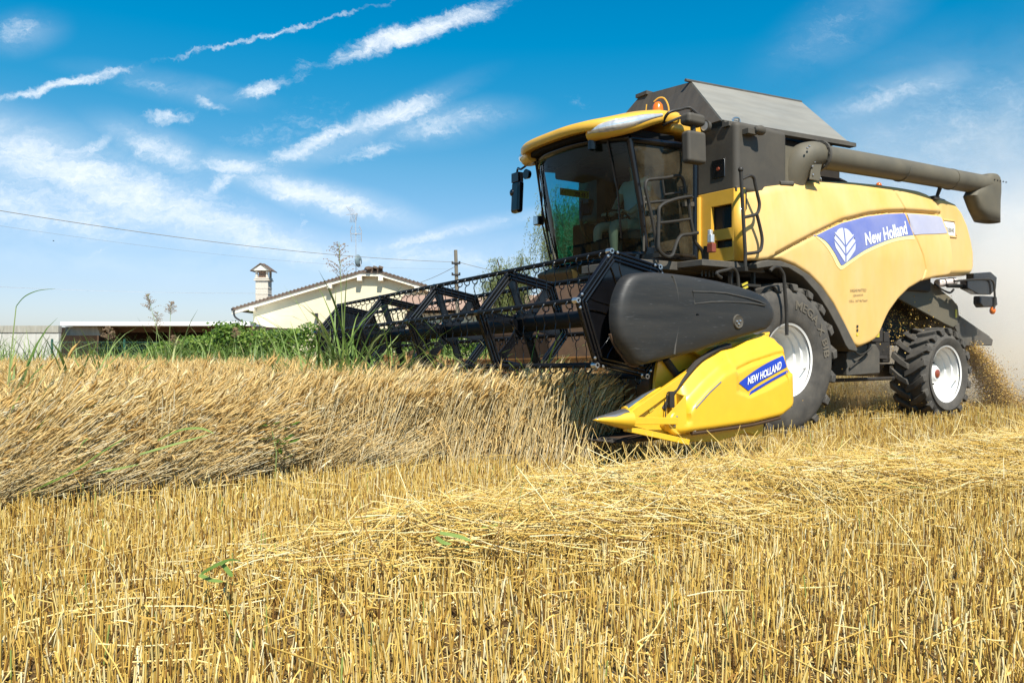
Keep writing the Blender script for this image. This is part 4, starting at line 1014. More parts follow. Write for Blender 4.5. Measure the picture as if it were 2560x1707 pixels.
gp = MB(); gp.tube([D3(x + .015, 3.06, z + .022) for x, z in TOPE if 2.6 < x < 3.5], .024, 8, smooth_pts=2); gp.build('divider_gap_shade', M['chassis'], div)  # dark tube standing in for the shaded gap along the top edge
lp = MB(); lp.tube([D3(x, 3.165, z - .008) for x, z in BOT if 2.05 < x < 3.3], .016, 8, smooth_pts=2); lp.build('lower_shadow_line', M['rust'], div)  # brown tube drawn in for the shadow line under the panel
for x, z in ((3.335, .63), (3.62, .60)):
    q = MB(); q.box(D3(x, 3.135 if x < 3.5 else 3.075, z), (.055, .006, .05), (0, .5, 0)); q.build('warning_label', M['sticker'], div)
sk_ = MB(); sk_.prism(H([(3.38, .36), (3.1, .385), (2.28, .42), (2.28, .35), (2.37, .30), (2.51, .34), (2.86, .285), (3.2, .31)]), -.02, .22); sk_.build('skid_shoe', M['yellow_header'], header, bevel=.01)
ch_ = MB()
for i in range(220):
    x = rnd.uniform(2.75, 3.25); z = interp(x, [(2.75, .98), (3.25, .60)]) + rnd.uniform(-.03, .03); a = rnd.uniform(0, 6.3); l = rnd.uniform(.02, .07)
    ch_.tube([D3(x, 3.08, z), D3(x + l * math.cos(a), 3.08 + rnd.uniform(-.03, .03), z + l * .7 * math.sin(a))], .0022, 3, caps=False)
ch_.build('caught_straw', mat('caught_straw', (.60, .42, .16), .7, var=.3), div, kind='stuff')

# ---------------------------------------------------------------- driver
drv = thing('person', (2.4276, 10.6847, 2.15), math.atan2(-.5465, -.8375), 'driver in a pale shirt and shorts sitting at the wheel inside the cab', 'person')
def skin_body(name, chain, edges, m, parent, sub=2):
    me = bpy.data.meshes.new(name); me.from_pydata([c_[:3] for c_ in chain], edges, [])
    o = bpy.data.objects.new(name, me); COL.objects.link(o); o.parent = parent
    o.modifiers.new('skin', 'SKIN'); me.materials.append(m)
    for i, c_ in enumerate(chain): me.skin_vertices[0].data[i].radius = (c_[3], c_[4] if len(c_) > 4 else c_[3])
    me.skin_vertices[0].data[0].use_root = True
    k = o.modifiers.new('sub', 'SUBSURF'); k.levels = sub; k.render_levels = sub
    o.modifiers['skin'].use_smooth_shade = True
    return o
# z measured from the cab floor (2.15)
ch = [(1.00, 0, .50, .15, .13), (.96, 0, .72, .15, .12), (.95, 0, .95, .165, .12), (.96, 0, 1.10, .07), (.98, 0, 1.19, .058), (1.00, 0, 1.29, .085, .095), (1.00, 0, 1.38, .075, .085),
      (.96, .19, 1.06, .065), (1.03, .25, .80, .05), (1.22, .20, .64, .04), (1.27, .17, .62, .035),
      (.96, -.19, 1.06, .065), (1.05, -.27, .82, .05), (1.22, -.18, .66, .04), (1.27, -.14, .64, .035),
      (1.05, .12, .47, .10), (1.46, .17, .47, .075), (1.50, .17, .40, .066), (1.48, .17, .10, .045), (1.58, .17, .06, .04),
      (1.05, -.12, .47, .10), (1.46, -.14, .47, .075), (1.50, -.14, .40, .066), (1.48, -.14, .10, .045), (1.58, -.14, .06, .04)]
ed = [(0, 1), (1, 2), (2, 3), (3, 4), (4, 5), (5, 6), (2, 7), (7, 8), (8, 9), (9, 10), (2, 11), (11, 12), (12, 13), (13, 14), (0, 15), (15, 16), (16, 17), (17, 18), (18, 19), (0, 20), (20, 21), (21, 22), (22, 23), (23, 24)]
skin_body('body', ch, ed, M['skin'], drv)
for s_ in (1, -1):
    wx, wy, wz = 1.27, .17 * s_ - (0 if s_ > 0 else -.03), .63
    ch2 = [(wx - .02, wy, wz, .028, .020), (wx + .05, wy - .005 * s_, wz + .015, .038, .017)]; ed2 = [(0, 1)]
    for i, (dy, L_) in enumerate(((-.030, .062), (-.010, .075), (.010, .070), (.030, .055))):
        b0 = len(ch2); y0 = wy + dy * 1.0
        ch2 += [(wx + .085, y0, wz + .022, .0105), (wx + .085 + L_ * .55, y0, wz + .018, .0095), (wx + .085 + L_ * .9, y0 + .002, wz - .018, .0085)]
        ed2 += [(1, b0), (b0, b0 + 1), (b0 + 1, b0 + 2)]
    b0 = len(ch2); ch2 += [(wx + .03, wy - .045 * s_, wz + .0, .012), (wx + .07, wy - .062 * s_, wz - .015, .010)]; ed2 += [(0, b0), (b0, b0 + 1)]
    skin_body('hand', ch2, ed2, M['skin'], drv, 1)
skin_body('shirt', [(1.0, 0, .50, .165, .145), (.96, 0, .72, .165, .135), (.95, 0, .95, .178, .135), (.96, 0, 1.07, .085), (.96, .19, 1.06, .08), (1.0, .235, .90, .068), (.96, -.19, 1.06, .08), (1.01, -.245, .92, .068)],
          [(0, 1), (1, 2), (2, 3), (2, 4), (4, 5), (2, 6), (6, 7)], M['shirt'], drv)
skin_body('shorts', [(1.0, 0, .47, .16, .12), (1.05, .12, .47, .115), (1.36, .16, .475, .095), (1.05, -.12, .47, .115), (1.36, -.14, .475, .095)], [(0, 1), (1, 2), (0, 3), (3, 4)], M['shorts'], drv)
hr = MB(); hr.ball((.985, 0, 1.385), (.105, .095, .095), 16, 10); hr.build('hair', M['hair'], drv)
fc = MB(); fc.ball((1.095, 0, 1.32), (.022, .016, .028), 10, 7)
for s_ in (1, -1): fc.ball((1.0, .088 * s_, 1.325), (.02, .012, .032), 8, 6)
fc.build('face', M['skin'], drv)
ey = MB()
for s_ in (1, -1): ey.ball((1.078, .034 * s_, 1.345), (.012, .014, .009), 8, 6)
ey.tube([(1.082, -.03, 1.27), (1.09, 0, 1.267), (1.082, .03, 1.27)], .006, 5)
ey.build('eyes_and_mouth', M['hair'], drv)
# ---------------------------------------------------------------- setting
def ground_mat():
    m = bpy.data.materials.new('straw_littered_soil'); m.use_nodes = True
    t = NT(m.node_tree); b = t.n['Principled BSDF']; tc = t.new('ShaderNodeTexCoord').outputs['Object']
    n = noise_tex(t, tc, 14, 9, .7); n2 = noise_tex(t, tc, .35, 4, .6)
    c = t.ramp(n.outputs[0], [(.30, (.04, .022, .010)), (.46, (.11, .065, .027)), (.60, (.25, .16, .06)), (.75, (.48, .34, .15))])
    c = t.mixc(t.new('ShaderNodeMapRange', ins={0: n2.outputs[0], 1: .4, 2: .7, 3: 0, 4: .3}).outputs[0], c, (.36, .24, .09, 1))
    t.l.new(c, b.inputs['Base Color']); b.inputs['Roughness'].default_value = .95; b.inputs['Specular IOR Level'].default_value = .1
    bp = t.new('ShaderNodeBump', ins={'Height': n.outputs[0], 'Strength': .6, 'Distance': .05}); t.l.new(bp.outputs[0], b.inputs['Normal'])
    return m
rows = []
ys = [-30, -8, -3, 0, 1.5, 3, 5, 8, 12, 16, 22, 30, 45, 70, 110, 200, 500, 1200, 3000]
xs = [-3000, -900, -300, -100, -40, -20, -12, -8, -5, -2.5, 0, 2.5, 5, 8, 12, 20, 40, 100, 300, 900, 3000]
g = MB(); g.grid([[(x, y, .0 if abs(x) + y > 60 else .012 * math.sin(x * 1.3) * math.cos(y * 1.1)) for x in xs] for y in ys])
tag(g.build('ground', ground_mat()), kind='structure')

Zm = {}
def px(x, y, Y):
    """point at depth Y seen where the site plan puts it"""
    return ((x - 1280) / 1946 * Y, Y, 1.092 + (865 - y) / 1946 * Y)

M['plaster'] = mat('cream_plaster', (.72, .63, .43), .85, var=.05, vscale=2, bump=.08, bscale=20)
M['cornice'] = mat('pale_cornice', (.80, .74, .60), .8, var=.04)
M['tiles'] = mat('brown_roof_tiles', (.13, .088, .062), .8, var=.35, vscale=14, stretch=(1, .3, 1), bump=.3, bscale=9)
M['redtiles'] = mat('red_roof_tiles', (.34, .22, .155), .85, var=.35, vscale=10, bump=.4, bscale=8)
M['darkmetal'] = mat('dark_gutter', (.02, .02, .022), .5)
M['concrete'] = mat('weathered_concrete', (.55, .535, .48), .9, var=.14, vscale=2.5, dust=.25, dustcol=(.33, .30, .23), dscale=1.2, bump=.1, stretch=(1, 1, .25))
M['concrete_stain'] = mat('stained_concrete', (.44, .42, .36), .9, var=.22, vscale=2.5, dust=.65, dustcol=(.20, .18, .12), dscale=2.2, stretch=(2, 1, .35))
M['whiteroof'] = mat('white_fascia', (.82, .82, .80), .6, var=.03)
M['shade'] = mat('shaded_shed_brown', (.10, .06, .035), .9, var=.25, stretch=(1, 1, 6))  # dark brown that carries the open shed's inner shade in its colour
M['brick'] = mat('pinkish_brick', (.56, .50, .41), .9, var=.15, vscale=12)
M['green_wire'] = mat('green_fence_wire', (.015, .09, .06), .5)
M['wood_pole'] = mat('weathered_pole', (.18, .155, .115), .9, var=.3, vscale=5, stretch=(3, 3, .2))
M['wire'] = mat('grey_cable', (.26, .25, .21), .6)
M['metal'] = mat('galvanised_metal', (.62, .63, .64), .35, metal=.6, var=.1)
M['window_dark'] = mat('window_glass', (.03, .045, .06), .1, var=.2)
M['shutter'] = mat('grey_blue_shutter', (.22, .28, .33), .6)

# house with gable end towards the field
HY = 72.0
house = thing('house', (-14, HY, 0), 0, 'cream house with a wide gable end under a brown tiled roof', 'house')
def hx(x, y, Y=HY):
    p = px(x, y, Y); return (p[0] + 14, p[2])
roofline = [hx(578, 771), hx(902, 676), hx(950, 677), hx(1078, 716), hx(1195, 752)]
wall_top = [hx(626, 766), hx(900, 690), hx(952, 690), hx(1072, 727), hx(1150, 752)]
wl = MB(); wl.prism([hx(626, 766)] + wall_top[1:] + [(wall_top[-1][0], 0), (wall_top[0][0], 0)], .75, 13, 'XZ')
hw_ = wl.build('wall', M['plaster'], house, smooth=0)
r_ = MB()
up = [(x, z) for x, z in roofline]; lo = [(x, z - .22) for x, z in roofline]
r_.prism(up + lo[::-1], 0, 13.5, 'XZ'); rf_ = r_.build('roof', M['tiles'], house, smooth=0)
ti = MB()
for i in range(len(roofline) - 1):
    a, b = Vector(roofline[i]), Vector(roofline[i + 1]); d = b - a; n = max(2, int(d.length / .36))
    for j in range(n):
        p = a + d * (j + .5) / n
        ti.tube([(p.x, -.04, p.y + .0), (p.x, 13.2, p.y + .0)], .085, 6)
ti.build('roof_tiles', M['tiles'], rf_)
rg = MB()
for i in range(9): rg.box((hx(915 + 4.5 * i, 672)[0], .4 + .3 * math.sin(i * 2.2), hx(0, 671)[1] + .10 * math.sin(i * 1.7)), (.42, .9, .22), (0, rnd.uniform(-.3, .3), rnd.uniform(-.4, .4)))
rg.build('ridge_tiles', M['tiles'], rf_, bevel=.05)
cn_ = MB(); cn_.prism([(x, z - .223) for x, z in roofline] + [(x, z - .50) for x, z in roofline][::-1], .10, .74, 'XZ'); cn_.build('eaves', M['cornice'], house, smooth=0)
for (ex, ey_) in ((629, 765), (823, 709), (898, 690), (951, 690), (1041, 718)):
    q = hx(ex, ey_); MB().box((q[0], .36, q[1] - .22), (.42, .80, .44)).build('bracket', M['cornice'], house, bevel=.02)
gt = MB(); a = hx(586, 776); gt.tube([(a[0], -.1, a[1] - .0), (a[0], -.1, a[1] - .4), (a[0] + .2, .1, a[1] - .75), (a[0] + .95, .6, a[1] - 1.25)], .09, 8, smooth_pts=3)
gt.tube([(a[0] - .2, -.1, a[1] + .12), (a[0] - .2, 13, a[1] + .12)], .10, 8); gt.build('gutter', M['darkmetal'], house)
ch_ = MB(); q0 = hx(643, 747); q1 = hx(675, 697); cw = (q1[0] - q0[0]); cx = (q0[0] + q1[0]) / 2 - .8
ch_.box((cx, 2.5, (q0[1] + q1[1]) / 2 - .4), (cw, cw, q1[1] - q0[1] + .8)); 
for zz in (.32, .62): ch_.box((cx, 2.5, q0[1] + (q1[1] - q0[1]) * zz), (cw + .06, cw + .06, .09))
chim = ch_.build('chimney', M['brick'], house, bevel=.02)
c2 = MB(); c2.box((cx, 2.5, q1[1] + .05), (cw + .28, cw + .28, .12)); c2.box((cx, 2.5, q1[1] + .22), (cw + .16, cw + .16, .14)); 
for sx in (-1, 1):
    for sy in (-1, 1): c2.box((cx + sx * cw * .42, 2.5 + sy * cw * .42, q1[1] + .60), (.20, .20, .62))
c2.build('chimney_collar', M['brick'], chim, bevel=.02)
gr_ = MB()
for i in range(7):
    for d_ in (-1, 1): gr_.tube([(cx - .36 + .12 * i, 2.5 - cw * .40, q1[1] + .33), (cx - .36 + .12 * i + d_ * .25, 2.5 - cw * .40, q1[1] + .85)], .022, 4)
gr_.box((cx, 2.5, q1[1] + .6), (cw * .6, cw * .6, .6)); gr_.build('chimney_grille', M['redtiles'], chim)
cp = MB(); cp.prism([(cx - cw * .82, q1[1] + .95), (cx, q1[1] + 1.50), (cx + cw * .82, q1[1] + .95)], 2.5 - cw * .75, 2.5 + cw * .75); cp.build('chimney_cap', M['cornice'], chim, bevel=.03)
cp = MB()
for s_ in (-1, 1): cp.box((cx + s_ * cw * .42, 2.5, q1[1] + 1.25), (cw * 1.02, cw * 1.7, .07), (0, s_ * .63, 0))
cp.ball((cx, 2.5, q1[1] + 1.55), (.22, .3, .14), 8, 6); cp.build('chimney_roof', M['tiles'], chim)
sw_ = MB(); q = hx(734, 832); sw_.box((q[0], .72, q[1] - .5), (1.15, .06, 1.1)); win = sw_.build('window', M['shutter'], house)
MB().box((q[0], .70, q[1] + .12), (1.45, .12, .10)).build('window_sill', M['cornice'], win)
lm = MB(); q = hx(789, 790); lm.tube([(q[0], .72, q[1] - .6), (q[0] + .1, .5, q[1] - .2), (q[0], .3, q[1])], .07, 6); lm.box((q[0], .3, q[1] + .1), (.28, .28, .35)); lm.build('wall_lamp', M['darkmetal'], house)
# things on the roof
an = thing('television_aerial', (px(890, 690, 74)[0], 74, hx(0, 680)[1] - .2), 0, 'tall television aerial mast with two antennas on the house roof', 'aerial')
mt = px(890, 535, 74)[2] - an.location.z
a_ = MB(); a_.tube([(0, 0, -.3), (-.05, 0, mt)], .045, 6); a_.build('mast', M['metal'], an)
a_ = MB(); a_.tube([(-.95, 0, mt - .05), (.15, 0, mt + .02)], .03, 5)
for i in range(5): a_.tube([(-.60 + .14 * i - .35, 0, mt + .75 - .05 * i), (-.45 + .14 * i, 0, mt)], .022, 4); a_.tube([(-.45 + .14 * i, 0, mt), (-.55 + .14 * i - .1, .3, mt - .75)], .022, 4)
a_.box((-.1, 0, mt), (.25, .12, .2)); a_.build('antenna', M['metal'], an)
a_ = MB(); zz = mt - 1.9
a_.tube([(-.45, 0, zz - .75), (-.50, -.2, zz + .3), (-.30, -.3, zz + .75)], .03, 5); a_.tube([(.5, 0, zz - .75), (.55, -.2, zz + .3), (.35, -.3, zz + .75)], .03, 5); a_.tube([(-.5, -.1, zz), (.55, -.1, zz)], .03, 5)
for i in range(9): a_.tube([(-.48, -.02 - .2 * i / 8, zz - .7 + .16 * i), (-.12, -.02, zz - .7 + .16 * i)], .012, 4); a_.tube([(.52, -.02 - .2 * i / 8, zz - .7 + .16 * i), (.16, -.02, zz - .7 + .16 * i)], .012, 4)
a_.box((0, 0, zz), (.2, .15, .2)); a_.build('antenna', M['metal'], an)
ds = thing('satellite_dish', (px(897, 652, 73.6)[0], 73.6, px(0, 652, 73.6)[2]), R(68), 'grey satellite dish seen edge on beside the aerial mast', 'satellite dish')
d_ = MB(); d_.lathe([(.02, -.16), (.3, -.11), (.5, -.02), (.60, .07)], (0, 0, 0), 'Y', 24); d_.build('dish', mat('dish_grey', (.16, .21, .22), .5), ds, solid=.02)
d_ = MB(); d_.tube([(0, .0, -.6), (0, .75, -.25)], .03, 5); d_.box((0, .78, -.22), (.14, .14, .14)); d_.tube([(0, -.15, 0), (0, -.3, -1.0)], .045, 6); d_.build('dish_arm', M['metal'], ds)

# low annex with the flat white roof, and the concrete store at its left
shed = thing('open_shed', (0, 50, 0), 0, 'low open shed with a flat white roof edge left of the house', 'shed')
def sx(x, y, Y=50):
    p = px(x, y, Y); return p[0], p[2]
a = sx(152, 805); b = sx(626, 803); zt, zb_ = px(0, 804, 50)[2], px(0, 814, 50)[2]
rr_ = MB(); rr_.prism([(a[0], -.05), (b[0], 0.0), (px(702, 0, 76)[0], 24), (a[0] - 6, 24)], zb_, zt, 'XY'); rr_.build('roof', M['whiteroof'], shed, smooth=0)
bm_ = MB(); bm_.prism([(sx(150, 0)[0], sx(0, 838)[1]), (sx(238, 0)[0], sx(0, 838)[1]), (sx(230, 0)[0], sx(0, 816)[1]), (sx(150, 0)[0], sx(0, 816)[1])], .6, 1.2); bm_.build('concrete_beam', M['concrete_stain'], shed, smooth=0)
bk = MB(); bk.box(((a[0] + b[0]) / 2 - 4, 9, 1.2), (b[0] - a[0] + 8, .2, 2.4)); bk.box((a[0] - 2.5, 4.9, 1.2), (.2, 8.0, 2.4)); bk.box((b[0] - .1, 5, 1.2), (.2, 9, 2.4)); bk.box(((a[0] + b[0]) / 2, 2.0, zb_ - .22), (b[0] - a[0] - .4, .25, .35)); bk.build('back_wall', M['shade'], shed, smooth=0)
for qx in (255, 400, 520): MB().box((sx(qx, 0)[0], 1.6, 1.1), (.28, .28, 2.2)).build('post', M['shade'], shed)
cw_ = thing('concrete_wall', (0, 49, 0), 0, 'pale concrete panel wall stained dark along its top', 'wall')
a = px(-420, 0, 49); b = px(147, 0, 49); z1 = px(0, 814, 49)[2]; z2 = px(0, 831, 49)[2]
q = MB()
for i in range(10):
    x0 = a[0] + (b[0] - a[0]) * i / 10; x1 = a[0] + (b[0] - a[0]) * (i + 1) / 10 - .015
    q.box(((x0 + x1) / 2, .15, z2 / 2), (x1 - x0, .3, z2 - .004))
q.build('wall_panels', M['concrete'], cw_, bevel=.01)
q = MB(); q.box(((a[0] + b[0]) / 2, .13, (z1 + z2) / 2), (b[0] - a[0], .38, z1 - z2)); q.build('wall_coping', M['concrete_stain'], cw_, smooth=0)

# second building behind the reel
lowh = thing('farm_building', (0, 64, 0), 0, 'low building with a reddish tiled roof behind the reel', 'building')
q = MB(); x0, x1 = px(1010, 0, 64)[0], px(1420, 0, 64)[0]
q.box(((x0 + x1) / 2, 4, 1.9), (x1 - x0, 7.4, 3.8)); q.build('wall', M['plaster'], lowh, smooth=0)
q = MB(); q.prism([(-.7, px(0, 772, 64)[2]), (3.8, px(0, 742, 64)[2] + .4), (9, 3.4), (9, 3.2), (3.8, px(0, 742, 64)[2] + .15), (-.7, px(0, 776, 64)[2])], x0 - .6, x1 + .6, 'YZ'); q.build('roof', M['redtiles'], lowh, smooth=0)
for xx in (1130, 1240): MB().box((px(xx, 0, 64)[0], .28, 2.6), (1.0, .06, 1.3)).build('window', M['window_dark'], lowh)
q = MB(); q.prism([(-6, 2.2), (-1.0, 2.95), (-1.0, 2.75), (-6, 2.0)], px(1000, 0, 64)[0], px(1180, 0, 64)[0], 'YZ'); q.build('porch_roof', M['redtiles'], lowh, smooth=0)
for xx in (1010, 1170): MB().box((px(xx, 0, 64)[0], -5.6, 1.0), (.3, .3, 2.0)).build('porch_post', M['plaster'], lowh)
gh = thing('brick_store', (0, 58, 0), 0, 'small ruined brick store with tiled roof behind the far reel end', 'building')
q = MB(); q.box((px(830, 0, 58)[0], 1.5, 1.1), (2.2, 3, 2.2)); q.build('wall', M['brick'], gh); q = MB(); q.prism([(-.3, 2.2), (1.5, 2.9), (3.3, 2.2), (1.5, 2.7)], px(830, 0, 58)[0] - 1.3, px(830, 0, 58)[0] + 1.3, 'YZ'); q.build('roof', M['redtiles'], gh)

# green wire fence
fe = thing('wire_fence', (0, 26, 0), 0, 'dark green welded wire fence in front of the open shed', 'fence')
fx0, fx1 = px(118, 0, 26)[0], px(470, 0, 26)[0]; fz = px(0, 853, 26)[2]
q = MB(); n = int((fx1 - fx0) / .055)
for i in range(n + 1): q.tube([(fx0 + .055 * i, 0, 0), (fx0 + .055 * i, 0, fz)], .003, 3, caps=False)
for j in range(6): q.tube([(fx0, .006, fz - .03 - .2 * j), (fx1, .006, fz - .03 - .2 * j)], .0045, 3, caps=False)
q.build('wire_mesh', M['green_wire'], fe, smooth=0)
for xx in (129, 310, 466): MB().box((px(xx, 0, 26)[0], .03, fz / 2 + .04), (.055, .045, fz + .08)).build('fence_post', M['green_wire'], fe)

# pole and wires
pole = thing('utility_pole', px(1148, 865, 55)[:2] + (0,), 0, 'leaning weathered wooden utility pole with cables behind the reel', 'utility pole')
ph = px(0, 625, 55)[2]; lean = px(1139, 0, 55)[0] - px(1148, 0, 55)[0]
q = MB(); q.tube([(0, 0, -.2), (lean, 0, ph)], .15, 10, r1=.12); q.build('pole_shaft', M['wood_pole'], pole)
q = MB()
for dz in (.95, 1.75): q.box((lean * .9, 0, ph - dz), (.36, .36, .10)); q.box((lean * .9 - .25, 0, ph - dz + .05), (.12, .12, .2)); q.box((lean * .9 + .25, 0, ph - dz + .05), (.12, .12, .2))
q.build('pole_clamps', M['darkmetal'], pole)
def wire(name, P0, P1, sag, r, label, m=M['wire']):
    q = MB(); P = []
    for i in range(33):
        t = i / 32; p = Vector(P0).lerp(Vector(P1), t); P.append((p.x, p.y, p.z - 4 * sag * t * (1 - t)))
    q.tube(P, r, 5, caps=False); o = q.build(name, m); tag(o, label, 'cable', 'overhead cables'); return o
pt = px(1139, 655, 55)
wire('overhead_cable', px(-330, 470, 30), pt, .55, .017, 'thick overhead cable running from the pole to the upper left')
wire('overhead_cable', px(-330, 512, 30), (pt[0], pt[1], pt[2] - .5), .6, .005, 'thin overhead wire just below the thick cable')
wire('overhead_cable', px(-500, 690, 40), px(640, 733, 70), .25, .013, 'pale low cable crossing behind the chimney', M['metal'])
wire('overhead_cable', (pt[0] + .2, pt[1], pt[2]), px(1420, 700, 60), .25, .02, 'cable from the pole running right towards the willow')
wire('overhead_cable', (pt[0], pt[1], pt[2] - .3), px(1020, 715, 71), .15, .018, 'service cable from the pole down to the house')
p2 = pole.copy(); COL.objects.link(p2); p2.location = px(-330, 865, 30)[:2] + (0,); p2['label'] = 'wooden pole standing off to the left of the field'
for c_ in [o for o in bpy.data.objects if o.parent == pole]:
    k = c_.copy(); COL.objects.link(k); k.parent = p2
# far line of trees and hedges that closes the horizon
def foliage_mat(name, stops, tr=.3): return straw_mat(name, stops, tr, .55, .25)
bird = MB(); bird.ball((0, 0, 0), (.07, .03, .03), 8, 6); bird.add([(0, 0, 0), (.06, 0, .01), (.0, .16, .05)], [(0, 1, 2)]); bird.add([(0, 0, 0), (.06, 0, .01), (.0, -.16, .05)], [(0, 1, 2)])
bo_ = bird.build('bird', M['black']); bo_.location = px(133, 602, 60); tag(bo_, 'tiny dark bird flying high over the concrete wall', 'bird')
# ---------------------------------------------------------------- vegetation
OX, OY = 2.4276, 10.6847
Fd = np.array([-.8375, -.5465]); Ld = np.array([.5465, -.8375])
def to_m(x, y): return (x - OX) * Fd[0] + (y - OY) * Fd[1], (x - OX) * Ld[0] + (y - OY) * Ld[1]
def np_mesh(name, V, F, rv, m, parent=None, smooth=False, kind=None):
    me = bpy.data.meshes.new(name); V = np.asarray(V, np.float32); nf = len(F)
    F = np.asarray(F, np.int32); k = F.shape[1]
    me.vertices.add(len(V)); me.vertices.foreach_set('co', V.ravel())
    me.loops.add(nf * k); me.loops.foreach_set('vertex_index', F.ravel())
    me.polygons.add(nf); me.polygons.foreach_set('loop_start', np.arange(0, nf * k, k, dtype=np.int32))
    me.update(calc_edges=True)
    if rv is not None:
        a = me.attributes.new('rnd', 'FLOAT', 'POINT'); a.data.foreach_set('value', np.asarray(rv, np.float32))
    if m: me.materials.append(m)
    if smooth: me.shade_smooth()
    o = bpy.data.objects.new(name, me)
    if kind != 'proto': COL.objects.link(o)
    if parent is not None: o.parent = parent
    if kind and kind != 'proto': o['kind'] = kind
    return o
def sticks(P, rad, sides=3, taper=.85):
    """P: (n, k, 3) polylines -> verts, quads, stalk index of each vertex"""
    n, k, _ = P.shape
    T = np.gradient(P, axis=1); T /= np.linalg.norm(T, axis=2, keepdims=True) + 1e-9
    ref = np.where(np.abs(T[..., 2:3]) < .8, np.array([0, 0, 1.]), np.array([1., 0, 0]))
    A = np.cross(T, ref); A /= np.linalg.norm(A, axis=2, keepdims=True) + 1e-9
    Bn = np.cross(T, A)
    r = (np.asarray(rad)[:, None] * np.linspace(1, taper, k)[None, :])[..., None]
    q = 2 * np.pi * np.arange(sides) / sides + .5
    ring = P[:, :, None, :] + r[..., None, :] * (np.cos(q)[None, None, :, None] * A[:, :, None, :] + np.sin(q)[None, None, :, None] * Bn[:, :, None, :])
    V = ring.reshape(-1, 3)
    idx = np.arange(n * k * sides).reshape(n, k, sides)
    a = idx[:, :-1]; b = idx[:, 1:]
    F = np.stack([a, np.roll(a, -1, 2), np.roll(b, -1, 2), b], -1).reshape(-1, 4)
    return V, F, np.repeat(np.arange(n), k * sides)
def ribbons(P, W, side):
    """flat blades: P (n,k,3), W (n,k), side (n,k,3)"""
    n, k, _ = P.shape
    L_ = P - side * W[..., None] / 2; R_ = P + side * W[..., None] / 2
    V = np.stack([L_, R_], 2).reshape(-1, 3); idx = np.arange(n * k * 2).reshape(n, k, 2)
    F = np.stack([idx[:, :-1, 0], idx[:, :-1, 1], idx[:, 1:, 1], idx[:, 1:, 0]], -1).reshape(-1, 4)
    return V, F, np.repeat(np.arange(n), k * 2)
def merge(parts):
    V, F, Rv, o = [], [], [], 0
    for v_, f_, r_ in parts:
        V.append(v_); F.append(f_ + o); Rv.append(r_); o += len(v_)
    return np.concatenate(V), np.concatenate(F), np.concatenate(Rv)

STRAW = [(0, (.07, .03, .008)), (.16, (.26, .13, .03)), (.35, (.54, .33, .065)), (.60, (.72, .49, .12)), (.82, (.80, .62, .25)), (.95, (.86, .74, .44)), (1, (.30, .36, .09))]
WHEAT = [(0, (.16, .075, .02)), (.14, (.40, .22, .06)), (.40, (.64, .415, .145)), (.68, (.77, .55, .225)), (.90, (.85, .68, .36)), (1, (.88, .80, .58))]
GREEN = [(0, (.035, .075, .010)), (.3, (.06, .125, .014)), (.6, (.135, .23, .025)), (.85, (.24, .34, .05)), (1, (.38, .40, .12))]
GRASSC = [(0, (.06, .12, .02)), (.3, (.14, .23, .04)), (.65, (.26, .36, .09)), (.9, (.38, .45, .17)), (1, (.50, .43, .20))]
WILLOW = [(0, (.09, .12, .03)), (.4, (.19, .23, .07)), (.8, (.30, .33, .13)), (1, (.42, .42, .2))]
mstraw = straw_mat('cut_straw', STRAW, .06, .5, .4); mwheat = straw_mat('ripe_wheat', WHEAT, .18, .7, .12)
mgreen = straw_mat('vine_leaf', GREEN, .35, .5, .35); mgrass = straw_mat('grass_blade', GRASSC, .35, .45, .4); mwillow = straw_mat('willow_leaf', WILLOW, .35, .5, .3)
mseed = mat('seed_head', (.24, .16, .09), .8, var=.3)
mbark = mat('willow_bark', (.12, .10, .075), .9, var=.3, bump=.4, bscale=12)

def edge_m(xm): return 1.60 + .70 / (1 + np.exp((xm - 4.15) * 7)) + .13 * np.sin(xm * 1.9) + .08 * np.sin(xm * 4.7 + 1)
def is_wheat(x, y):
    xm, ym = to_m(x, y)
    return ((((ym < edge_m(xm)) & (xm > 3.30 + .1 * np.sin(ym * 5))) | ((ym < -3.5) & (xm > -1.5))) & (y < 16.6 + .5 * np.sin(x * 1.3)))

